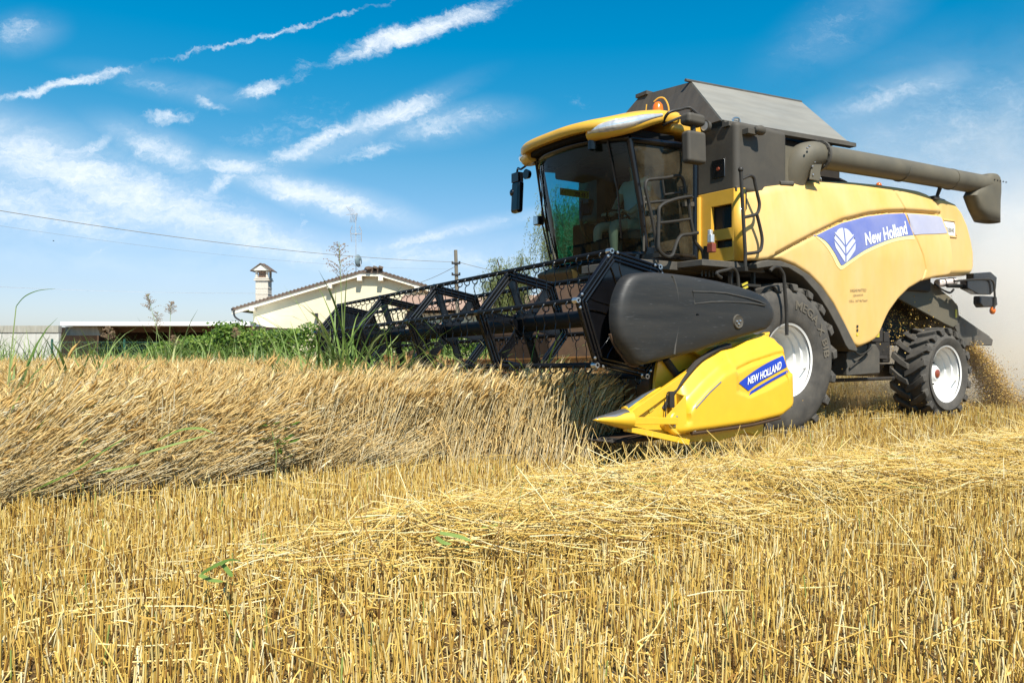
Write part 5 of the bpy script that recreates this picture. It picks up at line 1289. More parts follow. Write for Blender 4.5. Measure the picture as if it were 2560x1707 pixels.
# --- stubble
def sample(z0, z1, dens, tan=.74, pad=2.2):
    wmax = tan * z1 + pad; n = int((z1 - z0) * 2 * wmax * dens)
    y = rng.uniform(z0, z1, n); x = rng.uniform(-wmax, wmax, n); k = np.abs(x) < tan * y + pad
    return x[k], y[k]
parts = []
for z0, z1, dens, rad in ((.7, 1.6, 520, .0029), (1.6, 3.2, 720, .0028), (3.2, 5.0, 760, .0025), (5, 8, 540, .0026), (8, 13, 260, .0034), (13, 20, 130, .0042), (20, 34, 45, .006)):
    x, y = sample(z0, z1, dens)
    # drilled rows along the driving direction
    xm, ym = to_m(x, y); d = (np.round(ym / .125) * .125 - ym) * .72; x = x + Ld[0] * d; y = y + Ld[1] * d
    k = ~is_wheat(x, y)
    if z0 >= 13: k &= x > -1
    x, y = x[k], y[k]; n = len(x)
    hgt = np.clip(rng.normal(.165, .03, n), .05, .25); ln = rng.normal(0, .10, (n, 2)); big = rng.random(n) < .05; ln[big] *= 4
    base = np.stack([x, y, np.full(n, -.01)], 1); top = base + np.stack([ln[:, 0] * hgt, ln[:, 1] * hgt, hgt * (1 - .3 * np.minimum(1, (ln ** 2).sum(1)))], 1)
    mid = (base + top) / 2 + rng.normal(0, .004, (n, 3))
    V, F, S_ = sticks(np.stack([base, mid, top], 1), rng.uniform(.75, 1.3, n) * rad, 4 if z0 < 5 else 3, .9)
    rv = np.clip(rng.beta(1.7, 1.45, n), 0, .96); rv[rng.random(n) < .008] = 1.0
    parts.append((V, F, rv[S_]))
    if z0 < 8:
        # dry leaf sheaths and curls among the stalks
        q = rng.random(n) < (.75 if z0 < 5 else .35); m_ = int(q.sum()); b0 = base[q] + (top - base)[q] * rng.uniform(.1, .9, (m_, 1))
        an = rng.uniform(0, 6.28, m_); L_ = rng.uniform(.03, .11, m_); dirv = np.stack([np.cos(an), np.sin(an), np.zeros(m_)], 1)
        P = np.stack([b0, b0 + dirv * L_[:, None] * .45 + [0, 0, .02], b0 + dirv * L_[:, None] * .9 + np.stack([0 * L_, 0 * L_, rng.uniform(-.06, .03, m_)], 1)], 1)
        sd = np.cross(dirv, [0, 0, 1.])[:, None, :].repeat(3, 1) + rng.normal(0, .4, (m_, 3, 3)); W_ = rng.uniform(.003, .007, m_)[:, None] * np.array([1, .9, .25])
        V, F, S_ = ribbons(P, W_, sd); parts.append((V, F, np.clip(rng.beta(2, 1.6, m_), 0, .96)[S_]))
V, F, rv = merge(parts)
tag(np_mesh('stubble', V, F, rv, mstraw), None, None, None, 'stuff')

# --- loose straw: the windrow, scattered pieces and chaff on the soil
def heap(xm, ym):
    c_ = 4.25 + .22 * np.sin(xm * .9 + .5); wd = 1.05 + .18 * np.sin(xm * 1.7)
    h = np.exp(-((ym - c_) / (wd * .62)) ** 4)
    return h * (.13 + .055 * np.sin(xm * 2.6) * np.sin(ym * 3.1) + .03 * np.sin(xm * 5.3 + 2 * ym)) * (1 / (1 + np.exp((xm - 6.1 - .5 * np.sin(ym * 2)) * 3.0)))
parts = []
def straws(n, fx, lo, hi, rad, lift, seg=3, flat=.16):
    x, y, z = fx(n); n = len(x)
    an = rng.uniform(0, np.pi, n) if rng.random() < 2 else None; tl = rng.normal(0, flat, n); up_ = rng.random(n) < lift; tl[up_] = rng.uniform(.3, 1.1, up_.sum())
    L_ = rng.uniform(lo, hi, n) * np.where(up_, .8, 1)
    d = np.stack([np.cos(an) * np.cos(tl), np.sin(an) * np.cos(tl), np.sin(np.abs(tl)) * np.sign(tl)], 1)
    c_ = np.stack([x, y, z + np.where(up_, np.sin(tl) * L_ * .45, 0)], 1)
    bend = rng.normal(0, .06, (n, 3)) * L_[:, None]; bend[:, 2] = np.abs(bend[:, 2]) * .5
    P = np.stack([c_ - d * L_[:, None] / 2, c_ + bend, c_ + d * L_[:, None] / 2], 1); P[..., 2] = np.maximum(P[..., 2], .004)
    V, F, S_ = sticks(P, rad * rng.uniform(.7, 1.25, n), 3, .8)
    rv = np.clip(rng.beta(2.3, 1.5, n), 0, .97); rv[rng.random(n) < .006] = 1
    parts.append((V, F, rv[S_]))
def windrow(n):
    xm = rng.uniform(-11, 8.6, n); ym = rng.uniform(2.7, 5.9, n)
    x = OX + xm * Fd[0] + ym * Ld[0]; y = OY + xm * Fd[1] + ym * Ld[1]
    h = heap(xm, ym); k = (rng.random(n) < np.clip(h / .10, 0, 1)) & (y > .8) & (np.abs(x) < y * .8 + 2.2)
    x, y, h = x[k], y[k], h[k]
    return x, y, .10 + (h * 1.25 + .02) * rng.uniform(0, 1, len(x)) ** .8
def scatter(dens, z0, z1, zlo, zhi):
    def f(_):
        x, y = sample(z0, z1, dens); k = ~is_wheat(x, y); x, y = x[k], y[k]
        return x, y, rng.uniform(zlo, zhi, len(x))
    return f
straws(57000, windrow, .10, .42, .0027, .05)
straws(4200, windrow, .15, .48, .0030, .55)
straws(0, scatter(22, 1.6, 8, .02, .17), .08, .40, .0028, .10)
straws(0, scatter(16, 5, 16, .06, .17), .10, .38, .0026, .12)
straws(0, scatter(700, 1.6, 5.5, .003, .03), .012, .07, .0018, .05)
# a mess of straw and cut stalks right in front of the crop divider
def before(n):
    xm = rng.normal(3.15, .75, n); ym = rng.normal(3.55, .33, n); return OX + xm * Fd[0] + ym * Ld[0], OY + xm * Fd[1] + ym * Ld[1], rng.uniform(.05, .18, n)
straws(1500, before, .12, .42, .0022, .5)
V, F, rv = merge(parts)
tag(np_mesh('loose_straw', V, F, rv, mstraw), None, None, None, 'stuff')

# --- standing wheat: clumps of stalks, placed as instances of one object
def clump(seed, lean, spread, nst=22, hmean=.68, azs=.35, nod=1.0, leafp=.7, rad=1.0, half=.12, earp=1.0):
    g_ = np.random.default_rng(seed); ps = []
    n = nst; bx = g_.uniform(-half, half, (n, 2)); th = np.clip(g_.normal(lean, spread, n), -.3, 1.25); az = g_.normal(0, azs, n)
    L_ = g_.normal(hmean, .06, n); kk = np.linspace(0, 1, 5)
    ang = th[:, None] * (.65 + .5 * kk[None, :]); st = L_[:, None] / 4
    P = np.zeros((n, 5, 3)); P[:, 0, :2] = bx; P[:, 0, 2] = -.02
    for i in range(1, 5):
        a_ = ang[:, i]; P[:, i] = P[:, i - 1] + st * np.stack([np.sin(a_) * np.cos(az), np.sin(a_) * np.sin(az), np.cos(a_)], 1)
    rs = np.clip(g_.beta(2.4, 1.8, n), 0, .99)
    V, F, S_ = sticks(P, g_.uniform(.0015, .0022, n) * rad, 3, .75); ps.append((V, F, np.clip(rs * .5 + (.54 if earp < 1 else .30), 0, .99)[S_]))
    # ears: spindles that nod over
    E = np.zeros((n, 6, 3)); E[:, 0] = P[:, 4]; a_ = ang[:, 4] + g_.uniform(-.1, .9, n) * nod; az2 = az + g_.normal(0, .8 * nod, n); le = g_.uniform(.07, .11, n)
    for i in range(1, 6):
        a_ = a_ + g_.uniform(.0, .22, n) * nod; E[:, i] = E[:, i - 1] + (le / 5)[:, None] * np.stack([np.sin(a_) * np.cos(az2), np.sin(a_) * np.sin(az2), np.cos(a_)], 1)
    keep_ = g_.random(n) < earp; E[~keep_] = E[~keep_][:, :1] - np.array([0, 0, .3])
    E[~keep_, 1:] += np.linspace(.001, .004, 5)[None, :, None]
    T = np.gradient(E, axis=1); T /= np.linalg.norm(T, axis=2, keepdims=True)
    A = np.cross(T, np.array([.3, .5, .81])); A /= np.linalg.norm(A, axis=2, keepdims=True) + 1e-9; Bn = np.cross(T, A)
    la_k = np.where(keep_, 1.0, .02)[:, None]; rr = np.where(keep_, 1.0, .05)[:, None, None] * np.array([.0030, .0080, .0066, .0082, .0060, .0014])[None, :, None] * g_.uniform(.85, 1.25, n)[:, None, None]
    ring = np.stack([E + rr * (np.cos(q) * A * 1.15 + np.sin(q) * Bn * .8) for q in (0, 1.57, 3.14, 4.71)], 2); V = ring.reshape(-1, 3); idx = np.arange(n * 24).reshape(n, 6, 4)
    F = np.stack([idx[:, :-1], np.roll(idx[:, :-1], -1, 2), np.roll(idx[:, 1:], -1, 2), idx[:, 1:]], -1).reshape(-1, 4)
    re = np.clip(rs * .7 + g_.uniform(0, .4, n), 0, .99); ps.append((V, F, np.repeat(re, 24)))
    # awns
    for j in range(9):
        i = 1 + j % 4; q = j * 2.4; o_ = A[:, i] * np.cos(q) + Bn[:, i] * np.sin(q); la = g_.uniform(.05, .085, n)[:, None] * la_k
        b_ = E[:, i]; m_ = b_ + T[:, i] * la * .5 + o_ * la * .16; t_ = b_ + T[:, i] * la + o_ * la * .42 + g_.normal(0, .004, (n, 3))
        sd = np.cross(T[:, i], o_)[:, None, :].repeat(3, 1); V, F, S_ = ribbons(np.stack([b_, m_, t_], 1), np.full((n, 1), .0016) * np.array([1, .8, .3]), sd); ps.append((V, F, np.clip(re + .12, 0, .99)[S_]))
    # dry leaves on the stems
    for rep in range(2):
        q = g_.random(n) < leafp; m_ = int(q.sum()); b0 = P[q, 1 + rep] * .5 + P[q, 2 + rep] * .5; an = g_.uniform(0, 6.28, m_); L2 = g_.uniform(.08, .20, m_)[:, None]
        dv_ = np.stack([np.cos(an), np.sin(an), 0 * an], 1); PP = np.stack([b0, b0 + dv_ * L2 * .35 + [0, 0, .04], b0 + dv_ * L2 * .7 + np.stack([0 * an, 0 * an, g_.uniform(-.08, .04, m_)], 1), b0 + dv_ * L2 * .85 + np.stack([0 * an, 0 * an, g_.uniform(-.16, 0, m_)], 1)], 1)
        sd = np.cross(dv_, [0, 0, 1.])[:, None, :].repeat(4, 1) + g_.normal(0, .35, (m_, 4, 3)); V, F, S_ = ribbons(PP, np.full((m_, 1), .0065) * np.array([.8, 1, .8, .15]), sd); ps.append((V, F, np.clip(g_.beta(2, 1.8, m_), 0, .99)[S_]))
    return merge(ps)
wc = bpy.data.collections.new('wheat_clumps')
for i in range(14):
    lean, spr = ((.20, .24) if i < 7 else (.46, .30) if i < 10 else (.80, .25))
    V, F, rv = clump(100 + i, lean, spr, 17, .67 if i < 10 else .74, .75, .8, .7, 1.1, .13)
    o = np_mesh('wheat_clump_%02d' % i, V, F, rv, mwheat, kind='proto'); wc.objects.link(o)
for i in range(14, 24):
    if i < 19: args = (.82, .17, 24, .88, .18, .45, .12, 2.2, .13, .30)
    else: args = (.22 + .05 * (i % 3), .12, 20, .72, .22, .6, .20, 2.1, .12, .60)
    V, F, rv = clump(100 + i, *args)
    o = np_mesh('wheat_clump_%02d' % i, V, F, rv, mwheat, kind='proto'); wc.objects.link(o)
def scatter_gn(name, pts, rot, scl, idx, coll, label=None):
    me = bpy.data.meshes.new(name); me.vertices.add(len(pts)); me.vertices.foreach_set('co', np.asarray(pts, np.float32).ravel())
    a = me.attributes.new('rot', 'FLOAT_VECTOR', 'POINT'); a.data.foreach_set('vector', np.asarray(rot, np.float32).ravel())
    a = me.attributes.new('scl', 'FLOAT', 'POINT'); a.data.foreach_set('value', np.asarray(scl, np.float32))
    a = me.attributes.new('idx', 'INT', 'POINT'); a.data.foreach_set('value', np.asarray(idx, np.int32))
    o = bpy.data.objects.new(name, me); COL.objects.link(o); o['kind'] = 'stuff'
    ng = bpy.data.node_groups.new(name, 'GeometryNodeTree')
    ng.interface.new_socket('Geometry', in_out='INPUT', socket_type='NodeSocketGeometry'); ng.interface.new_socket('Geometry', in_out='OUTPUT', socket_type='NodeSocketGeometry')
    t = NT(ng); gi = t.new('NodeGroupInput'); go_ = t.new('NodeGroupOutput'); ci_ = t.new('GeometryNodeCollectionInfo'); ci_.inputs[0].default_value = coll; ci_.inputs[1].default_value = True; ci_.inputs[2].default_value = True
    def na(nm, ty): k = t.new('GeometryNodeInputNamedAttribute', data_type=ty); k.inputs[0].default_value = nm; return k.outputs[0]
    ip = t.new('GeometryNodeInstanceOnPoints'); ip.inputs['Pick Instance'].default_value = True
    t.l.new(gi.outputs[0], ip.inputs['Points']); t.l.new(ci_.outputs[0], ip.inputs['Instance']); t.l.new(na('idx', 'INT'), ip.inputs['Instance Index'])
    t.l.new(na('rot', 'FLOAT_VECTOR'), ip.inputs['Rotation']); t.l.new(na('scl', 'FLOAT'), ip.inputs['Scale']); t.l.new(ip.outputs[0], go_.inputs[0])
    k = o.modifiers.new('scatter', 'NODES'); k.node_group = ng
    return o
x = rng.uniform(-14, 9, 17000); y = rng.uniform(2.5, 17.2, 17000)
k = is_wheat(x, y) & (np.abs(x) < y * .85 + 1.5); x, y = x[k], y[k]
xm, ym = to_m(x, y); dist = edge_m(xm) - ym
keep = rng.random(len(x)) < np.where(dist < 1.2, 1.0, np.where(y > 11, .62, .8))
x, y, xm, dist = x[keep], y[keep], xm[keep], dist[keep]
# extra stalks right along the cut edge
ex = rng.uniform(3.4, 13.5, 760); ed_ = rng.uniform(-.05, .45, 760); em = edge_m(ex) - ed_
x2 = OX + ex * Fd[0] + em * Ld[0]; y2 = OY + ex * Fd[1] + em * Ld[1]
x = np.concatenate([x, x2]); y = np.concatenate([y, y2]); xm = np.concatenate([xm, ex]); dist = np.concatenate([dist, ed_]); n = len(x)
lodge = 1 / (1 + np.exp(-(xm - 5.5 - .4 * np.sin(dist * 5)) * 2.4))
edge_w = np.clip(1.5 - dist / np.where(xm > 5.3, .55, .42), 0, 1)
u_ = rng.random(n); base_i = np.where(rng.random(n) < .25, rng.integers(7, 10, n), rng.integers(0, 7, n))
idx = np.where(u_ < edge_w, np.where(rng.random(n) < lodge, rng.integers(14, 19, n), rng.integers(19, 24, n)), base_i)
idx = np.where((u_ >= edge_w) & (dist < 1.3) & (rng.random(n) < lodge * .55), rng.integers(10, 14, n), idx)
rz = np.where(idx >= 14, rng.normal(.12, .10, n), rng.normal(.15, .38, n) + np.where((rng.random(n) < .45) & (idx < 10), rng.uniform(-2.8, 2.8, n), 0))
rot = np.stack([rng.normal(0, .05, n), rng.normal(0, .05, n), rz], 1)
scl = rng.normal(1.0, .055, n) * np.where((idx >= 14) & (idx < 19), np.clip(.52 + 1.15 * dist, .5, 1.0), 1.0)
scatter_gn('standing_wheat', np.stack([x, y, 0 * x], 1), rot, scl, idx, wc)

# --- grass plants
def blades_np(n, base_r, lo, hi, wid, droop, seed, lean=(0, 0), spread=.5):
    g_ = np.random.default_rng(seed); k = 9
    an = g_.uniform(0, 6.28, n); br = np.stack([np.cos(an), np.sin(an)], 1) * g_.uniform(0, base_r, n)[:, None]
    L_ = g_.uniform(lo, hi, n); az = g_.uniform(0, 6.28, n); th0 = np.abs(g_.normal(0, spread * .5, n)) + .05; dr = g_.uniform(.3, 1.0, n) * droop
    P = np.zeros((n, k, 3)); P[:, 0, :2] = br
    for i in range(1, k):
        t_ = i / (k - 1); a_ = np.minimum(th0 + dr * t_ ** 2.2 * 2.2, 2.7)
        P[:, i] = P[:, i - 1] + (L_ / (k - 1))[:, None] * np.stack([np.sin(a_) * np.cos(az) + lean[0] * t_, np.sin(a_) * np.sin(az) + lean[1] * t_, np.cos(a_)], 1)
    W_ = np.clip(np.array([.55, .8, 1, 1, .95, .85, .65, .4, .05])[None, :], 0, 1) * g_.uniform(.6, 1.2, n)[:, None] * wid
    sd = np.stack([-np.sin(az), np.cos(az), 0 * az], 1)[:, None, :].repeat(k, 1) + g_.normal(0, .15, (n, k, 3)); sd /= np.linalg.norm(sd, axis=2, keepdims=True)
    V, F, S_ = ribbons(P, W_, sd)
    return V, F, np.clip(g_.beta(2, 2, n), 0, .97)[S_]
def grass_plant(x, y, n, lo, hi, wid, droop, seed, label, group=None, base_r=.12, spread=.6, heads=(), lean=(0, 0), bent=None):
    r = thing('grass_plant', (x, y, 0), 0, label, 'grass plant', group)
    V, F, rv = blades_np(n, base_r, lo, hi, wid, droop, seed, lean, spread); np_mesh('blades', V, F, rv, mgrass, r)
    g_ = random.Random(seed)
    if bent:
        tx, hz_ = bent; s_ = MB(); s_.tube([(0, 0, 0), (tx * .3, 0, hz_ * .5), (tx, 0, hz_)], .007, 5, smooth_pts=4, r1=.004); s_.build('stem', MG, r)
        q = np.array([list(v_) for v_ in catmull([(tx, 0, hz_), (tx + .07, 0, hz_ + .08), (tx + .17, .02, hz_ + .13), (tx + .30, .03, hz_ + .145)], 5)])[None]
        V, F, S_ = ribbons(q, (np.linspace(1, .1, q.shape[1]) * .022)[None], np.array([[[-.2, .5, .8]]]).repeat(q.shape[1], 1)); np_mesh('bent_leaf', V, F, np.full(len(V), .1), mgrass, r)
    for (tx, ty, hz_, hl) in heads:
        s_ = MB(); s_.tube([(0, 0, 0), (tx * .3, ty * .3, hz_ * .5), (tx, ty, hz_)], .006, 5, smooth_pts=4, r1=.003); stem = s_.build('stem', MG, r)
        h = MB()
        for lv in range(7):
            zb = hz_ - hl * .75 * (1 - lv / 7); 
            for j in range(5):
                a_ = g_.uniform(0, 6.28); L_ = hl * (.42 - .04 * lv) * g_.uniform(.6, 1.1); P = [Vector((tx * zb / hz_, ty * zb / hz_, zb))]; L_ *= 1.25
                for q in range(4): P.append(P[-1] + Vector((math.cos(a_), math.sin(a_), 1.15 - .35 * q)) * L_ / 5)
                h.tube(P, .0018, 3, caps=False)
                for q in (1, 2, 3, 4):
                    for rep in range(1 + q % 2):
                        p = P[q] + Vector((g_.uniform(-1, 1), g_.uniform(-1, 1), g_.uniform(-1, .6))) * .012; h.ball(p, (.0036, .0036, .009), 5, 4)
        h.build('seed_head', mseed, r)
    return r
MG = mat('grass_stem', (.24, .31, .10), .55, var=.15)
def at(pxx, Y): return px(pxx, 0, Y)[0]
grass_plant(at(862, 9.2), 9.2, 150, 1.0, 2.25, .028, .65, 3, 'big green grass clump with one tall seed head before the far reel end', None, .34, 1.15, [(-.07, 0, 2.32, .60)])
grass_plant(at(770, 9.8), 9.8, 60, .85, 1.8, .026, .7, 31, 'leafy grass clump just left of the tall seed head plant', None, .30, 1.0)
grass_plant(at(985, 8.7), 8.7, 44, 1.0, 1.8, .026, .75, 4, 'arching grass clump in the wheat before the middle of the reel', None, .22, .8)
grass_plant(at(1158, 7.9), 7.9, 34, .95, 1.7, .026, .9, 5, 'drooping grass clump in the wheat left of the dark reel shadow', None, .12, .7)
grass_plant(at(1318, 7.4), 7.4, 36, .9, 1.55, .024, .7, 6, 'grass clump at the very corner of the wheat beside the reel', None, .14, .6)
grass_plant(at(12, 5.2), 5.2, 7, .75, 1.22, .024, .6, 7, 'broad bladed grass plant close to the camera at the left edge', None, .10, .5)
grass_plant(at(10, 6.4), 6.4, 18, .9, 1.65, .030, .6, 8, 'tall thin stemmed grass plant with a bent tip at the left edge', None, .15, .6, bent=(.10, 1.42))
grass_plant(at(178, 8.2), 8.2, 18, .8, 1.75, .032, .75, 9, 'arching grass plant in front of the green fence post', None, .2, .7)
grass_plant(at(262, 9.5), 9.5, 16, .8, 1.65, .026, .7, 10, 'sparse grass plant with a brown seed head before the shed opening', None, .15, .5, [(.05, 0, 1.33, .22)])
grass_plant(at(420, 13.2), 13.2, 16, .9, 2.0, .028, .7, 12, 'tallest seeding grass before the shed, bending to the left', None, .15, .5, [(-.35, 0, 1.98, .40), (.05, 0, 1.85, .30)])
grass_plant(at(388, 14.2), 14.2, 16, .9, 1.8, .026, .7, 13, 'seeding grass with an upright purple head before the shed roof', None, .15, .5, [(.04, 0, 1.72, .45)])
grass_plant(at(436, 14.8), 14.8, 16, .9, 1.6, .026, .7, 14, 'short brown headed grass between the shed and the vine hedge', None, .15, .5, [(.0, 0, 1.30, .30)])
grass_plant(at(660, 12.5), 12.5, 26, .8, 1.6, .028, .7, 15, 'low grass clump in front of the vine hedge', None, .3, .9)
grass_plant(at(575, 13.5), 13.5, 22, .8, 1.7, .026, .7, 16, 'slender grass clump against the dark part of the vine hedge', None, .3, .9, [(.1, 0, 1.42, .25)])
# rank grass along the field edge
ps = []
for i in range(260):
    x0 = rng.uniform(-13.5, 3.5); y0 = rng.uniform(15.6, 18.6)
    V, F, rv = blades_np(16, .12, .6, 1.35 + .45 * rng.random(), .022, .6, 1000 + i, (0, 0), .6); V = V + np.array([x0, y0, 0]); ps.append((V, F, rv))
V, F, rv = merge(ps); tag(np_mesh('edge_grass', V, F, rv, mgrass), None, None, None, 'stuff')
# green blades and small weeds lying on the wheat and straw
def lying(P, wid, label, seed, name='fallen_grass'):
    ps = []
    for pts in P:
        q = np.array([list(v_) for v_ in catmull(pts, 6)]); n = len(q); W_ = (np.sin(np.linspace(.25, 1, n) * np.pi) ** .6 * wid + .001)[None, :]
        T = np.gradient(q, axis=0); sd = np.cross(T, [0, -.6, .8]); sd /= np.linalg.norm(sd, axis=1, keepdims=True)
        V, F, S_ = ribbons(q[None], W_, sd[None]); ps.append((V, F, np.full(len(V), rng.uniform(.2, .8))))
    V, F, rv = merge(ps); o = np_mesh(name, V, F, rv, mgrass); return tag(o, label, 'grass blade')
lying([[px(395, 1100, 5.2), px(450, 1075, 5.15), px(500, 1070, 5.1), px(536, 1083, 5.1)]], .022, 'single pale green blade arching over the flattened wheat', 1)
lying([[px(60, 1235, 4.9), px(180, 1180, 4.85), px(255, 1130, 4.8), px(318, 1092, 4.8)], [px(190, 1150, 4.85), px(205, 1110, 4.8), px(222, 1095, 4.8)]], .022, 'two green blades crossing on the flattened wheat at the left', 2)
lying([[px(240, 1182, 4.9), px(300, 1170, 4.85), px(350, 1160, 4.8)], [px(350, 1135, 4.9), px(430, 1112, 4.9), px(525, 1085, 4.95)]], .020, 'low green blade lying along the foot of the flattened wheat', 3)
lying([[px(505, 1432, 2.9), px(540, 1412, 2.9), px(575, 1398, 2.95), px(605, 1400, 3.0)], [px(500, 1435, 2.95), px(530, 1448, 2.92), px(560, 1452, 2.9)], [px(555, 1405, 2.95), px(575, 1430, 2.92), px(582, 1440, 2.9)]], .016, 'torn green leaves lying in the straw at the lower left', 4)
lying([[px(1090, 1340, 3.5), px(1110, 1355, 3.45), px(1130, 1358, 3.45)], [px(1100, 1330, 3.5), px(1150, 1340, 3.5), px(1180, 1352, 3.5)], [px(1255, 1290, 3.9), px(1240, 1310, 3.85), px(1200, 1318, 3.8)]], .02, 'torn green leaves lying in the straw below the middle', 5)
wd_ = thing('broadleaf_weed', px(697, 1150, 5.9)[:2] + (0,), 0, 'small dark green broadleaf weed at the foot of the wheat', 'weed')
ps = []
for i in range(26):
    a_ = rng.uniform(0, 6.28); zz = rng.uniform(.25, .52); L_ = rng.uniform(.05, .10); d_ = np.array([np.cos(a_), np.sin(a_), rng.uniform(-.1, .5)]); b0 = np.array([rng.uniform(-.14, .14), -.12, zz])
    q = np.stack([b0, b0 + d_ * L_ * .5, b0 + d_ * L_])[None]; V, F, S_ = ribbons(q, np.array([[.006, .035, .003]]), np.cross(d_, [0, -.5, .85])[None, None, :].repeat(3, 1)); ps.append((V, F, np.full(len(V), rng.uniform(.05, .6))))
V, F, rv = merge(ps); np_mesh('leaves', V, F, rv, mgreen, wd_)
MB().tube([(0, -.10, 0), (.02, -.12, .3), (-.02, -.12, .5)], .004, 5).build('stem', MG, wd_)

# --- vine hedge
hg = thing('vine_hedge', (at(600, 21.5), 21.5, 0), 0, 'leafy green vine hedge between the wheat and the house', 'hedge')
N_ = 24000; xx = rng.uniform(at(300, 21.5), at(1290, 21.5), N_) - hg.location.x
def htop(q): 
    X = q + hg.location.x
    return (np.interp(X, [at(300, 21.5), at(400, 21.5), at(480, 21.5), at(560, 21.5), at(620, 21.5), at(760, 21.5), at(1290, 21.5)], [.75, 1.1, 1.50, 1.82, 1.78, 1.70, 1.45]) + .10 * np.sin(X * 3.1) + .06 * np.sin(X * 7.7 + 1)) * .92
zz = htop(xx) * rng.uniform(.05, 1, N_) ** .7 + rng.normal(0, .03, N_); yy = rng.normal(0, .35, N_)
hole = np.array([mnoise.noise(Vector((a * 1.8, b * 2.2, 3.3))) for a, b in zip(xx, zz)]); k = hole > -.40; xx, yy, zz = xx[k], yy[k], zz[k]; N_ = len(xx)
def leaves(C, size, seed, bias=(0, -.5, .6)):
    g_ = np.random.default_rng(seed); n = len(C); nrm = g_.normal(0, .6, (n, 3)) + np.array(bias); nrm /= np.linalg.norm(nrm, axis=1, keepdims=True)
    a_ = np.cross(nrm, g_.normal(0, 1, (n, 3))); a_ /= np.linalg.norm(a_, axis=1, keepdims=True); b_ = np.cross(nrm, a_); s_ = g_.uniform(.6, 1.25, n)[:, None] * size
    V = np.stack([C - a_ * s_ * .5, C - b_ * s_ * .42 + nrm * s_ * .10, C + a_ * s_ * .6, C + b_ * s_ * .42 + nrm * s_ * .10], 1).reshape(-1, 3)
    idx = np.arange(n * 4).reshape(n, 4); F = np.concatenate([idx[:, [0, 1, 2]], idx[:, [0, 2, 3]]])
    return V, F, np.repeat(np.clip(g_.beta(2, 2, n), 0, 1), 4)
V, F, rv = leaves(np.stack([xx, yy, zz], 1), .085, 5); np_mesh('foliage', V, F, rv, mgreen, hg)
hs = MB()
for i in range(40):
    X = rng.uniform(at(330, 21.5), at(1280, 21.5)) - hg.location.x; t_ = float(htop(np.array([X]))[0]); hs.tube([(X, 0, 0), (X + rng.uniform(-.2, .2), .1, t_ * .5), (X + rng.uniform(-.4, .4), 0, t_ * .95)], .018, 5, r1=.006, smooth_pts=3)
hs.build('stems', mbark, hg)

# --- willows
def willow(x, y, h, rad, nstr, seed, label):
    t_ = thing('willow_tree', (x, y, 0), 0, label, 'tree', 'willows behind the harvester'); g_ = np.random.default_rng(seed); tk = MB()
    tk.tube([(0, 0, -.2), (.1, 0, h * .2), (-.1, .1, h * .4)], .32, 10, r1=.2, smooth_pts=3); tips = []
    for i in range(13):
        a_ = 6.28 * i / 13 + g_.uniform(-.2, .2); rr = rad * g_.uniform(.25, .8); zt_ = h * g_.uniform(.66, .93) * (1 - .18 * (rr / rad) ** 2)
        P = catmull([(0, 0, h * .33), (rr * .4 * math.cos(a_), rr * .4 * math.sin(a_), h * .6), (rr * math.cos(a_), rr * math.sin(a_), zt_)], 5); tk.tube(P, .11, 6, r1=.03); tips += [tuple(p) for p in P[3:]]
    tk.build('trunk', mbark, t_)
    tips = np.array(tips); ps = []; L5 = []
    for i in range(nstr):
        b0 = tips[g_.integers(len(tips))] + g_.normal(0, rad * .13, 3); a_ = g_.uniform(0, 6.28); ln_ = g_.uniform(.12, .42) * h; k = max(6, int(ln_ / .10))
        t = np.linspace(0, 1, k); out_ = g_.uniform(.2, .75)
        P = np.stack([b0[0] + out_ * np.cos(a_) * np.sqrt(t), b0[1] + out_ * np.sin(a_) * np.sqrt(t), b0[2] + .5 * np.sin(t * 2.2) - ln_ * t ** 1.3], 1); P = P[P[:, 2] > .8]
        if len(P) > 2:
            L5.append(P + g_.normal(0, .035, P.shape)); L5.append(P + g_.normal(0, .06, P.shape))
    C = np.concatenate(L5); n = len(C); d_ = np.stack([g_.normal(0, .45, n), g_.normal(0, .45, n), -np.ones(n)], 1); d_ /= np.linalg.norm(d_, axis=1, keepdims=True); L_ = g_.uniform(.09, .17, n)[:, None]
    sd = np.cross(d_, g_.normal(0, 1, (n, 3))); sd /= np.linalg.norm(sd, axis=1, keepdims=True)
    V = np.stack([C, C + d_ * L_ * .5 + sd * .016, C + d_ * L_, C + d_ * L_ * .5 - sd * .016], 1).reshape(-1, 3); F = np.arange(n * 4).reshape(n, 4)
    np_mesh('crown', V, F, np.repeat(np.clip(g_.beta(2, 2, n), 0, 1), 4), mwillow, t_)
willow(at(1455, 45), 45, 11.0, 3.9, 2600, 21, 'tall weeping willow seen through and beside the cab window')
willow(at(1272, 49), 49, 7.6, 2.1, 1100, 22, 'smaller willow crown left of the cab above the reel')
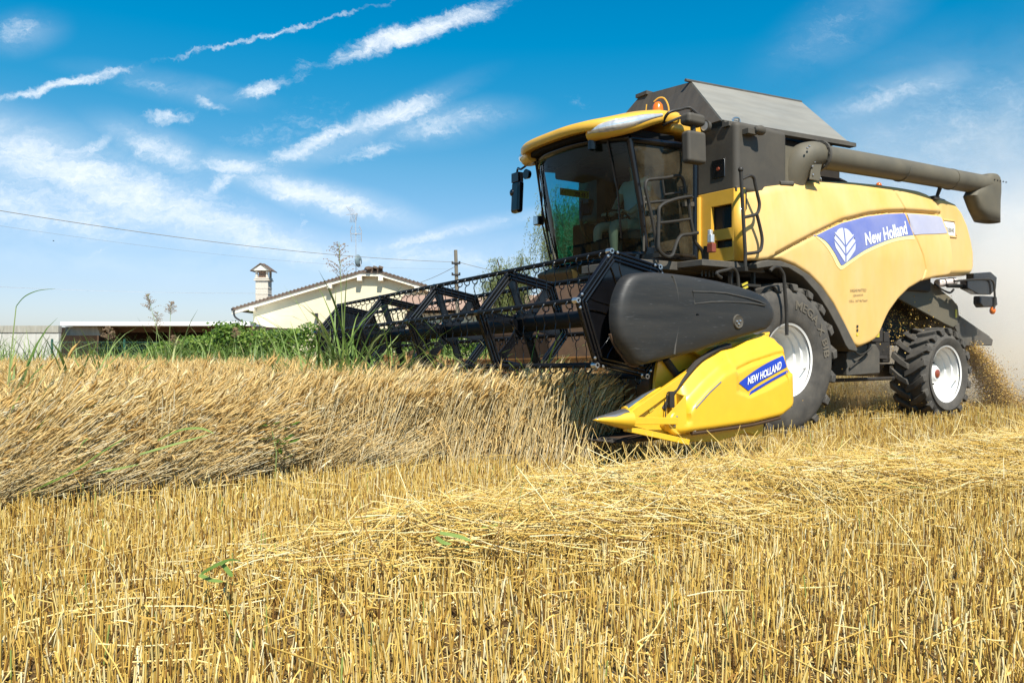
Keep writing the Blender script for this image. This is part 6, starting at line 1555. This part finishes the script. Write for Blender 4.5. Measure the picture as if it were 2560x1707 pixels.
# ---------------------------------------------------------------- dust and flying chaff behind the machine
def m2w(xm, ym, z): return (OX + xm * Fd[0] + ym * Ld[0], OY + xm * Fd[1] + ym * Ld[1], z)
def dust_mat(name, dens, col, nscale, lo, hi):
    m = bpy.data.materials.new(name); m.use_nodes = True; t = NT(m.node_tree); t.n.clear()
    tc = t.new('ShaderNodeTexCoord'); g0 = vadd(t, tc.outputs['Generated'], (.5, .5, .5), 'SUBTRACT'); g0 = vadd(t, g0, (2, 2, 2), 'MULTIPLY')
    r_ = t.new('ShaderNodeVectorMath', operation='LENGTH', ins={0: g0}).outputs['Value']
    f = t.new('ShaderNodeMapRange', interpolation_type='SMOOTHSTEP', ins={0: r_, 1: 1.0, 2: .15, 3: 0, 4: 1}).outputs[0]
    n = noise_tex(t, tc.outputs['Object'], nscale, 4, .6); k = t.new('ShaderNodeMapRange', ins={0: n.outputs[0], 1: lo, 2: hi, 3: 0, 4: 1}).outputs[0]
    d = t.math('MULTIPLY', t.math('MULTIPLY', f, k), dens)
    pv = t.new('ShaderNodeVolumePrincipled', ins={'Color': (*col, 1), 'Density': d, 'Anisotropy': -.1}); o = t.new('ShaderNodeOutputMaterial'); t.l.new(pv.outputs[0], o.inputs['Volume']); return m
def dust(loc, dim, rz, m):
    b = MB(); b.ball((0, 0, 0), (dim[0] / 2, dim[1] / 2, dim[2] / 2), 24, 14); o = b.build('dust_cloud', m, smooth=0); o.location = loc; o.rotation_euler = (0, 0, rz); o['kind'] = 'stuff'; return o
AZ = math.atan2(-.5465, -.8375)
dust(m2w(-10.5, -2.0, 3.6), (14, 13, 9), AZ, dust_mat('high_dust', .16, (.97, .94, .88), .4, .36, .66))
dust(m2w(-9.6, .6, 1.7), (12, 8, 6.8), AZ, dust_mat('tan_dust', 1.0, (.97, .93, .86), .55, .34, .66))
dust(m2w(-7.2, .3, .65), (6, 3.6, 1.9), AZ, dust_mat('thick_dust', 1.7, (.97, .89, .74), .9, .28, .75))
dust(m2w(-2.0, .2, .45), (5, 2.8, 1.2), AZ, dust_mat('belly_dust', .7, (.62, .42, .22), .9, .3, .7))
g_ = np.random.default_rng(5); C = []
n = 20000; t = g_.random(n) ** .8; C.append(np.stack([-5.05 - .85 * t + g_.normal(0, .04 + .10 * t, n), 1.10 + .25 * t + g_.normal(0, .10 + .06 * t, n), 1.10 - 1.05 * t ** 1.3 + g_.normal(0, .05, n)], 1))
n = 2200; C.append(np.stack([g_.uniform(-3.9, -2.7, n), g_.normal(.8, .25, n), 1.45 + g_.normal(0, .22, n)], 1))
n = 3500; C.append(np.stack([-6.2 + g_.normal(0, 1.0, n), g_.normal(.6, 1.0, n), np.abs(g_.normal(0, .28, n)) + .1], 1))
n = 900; C.append(np.stack([g_.uniform(-3.4, 1.0, n), g_.normal(.4, .6, n), np.abs(g_.normal(.25, .25, n)) + .1], 1))
C = np.concatenate(C); C = C[C[:, 2] > .05]; W3 = np.stack([OX + C[:, 0] * Fd[0] + C[:, 1] * Ld[0], OY + C[:, 0] * Fd[1] + C[:, 1] * Ld[1], C[:, 2]], 1)
V, F, rv = leaves(W3, .020, 77, (0, 0, 0)); V[:] = V
tag(np_mesh('flying_chaff', V, F, np.clip(rv * .55 + .08, 0, .96), mstraw), None, None, None, 'stuff')
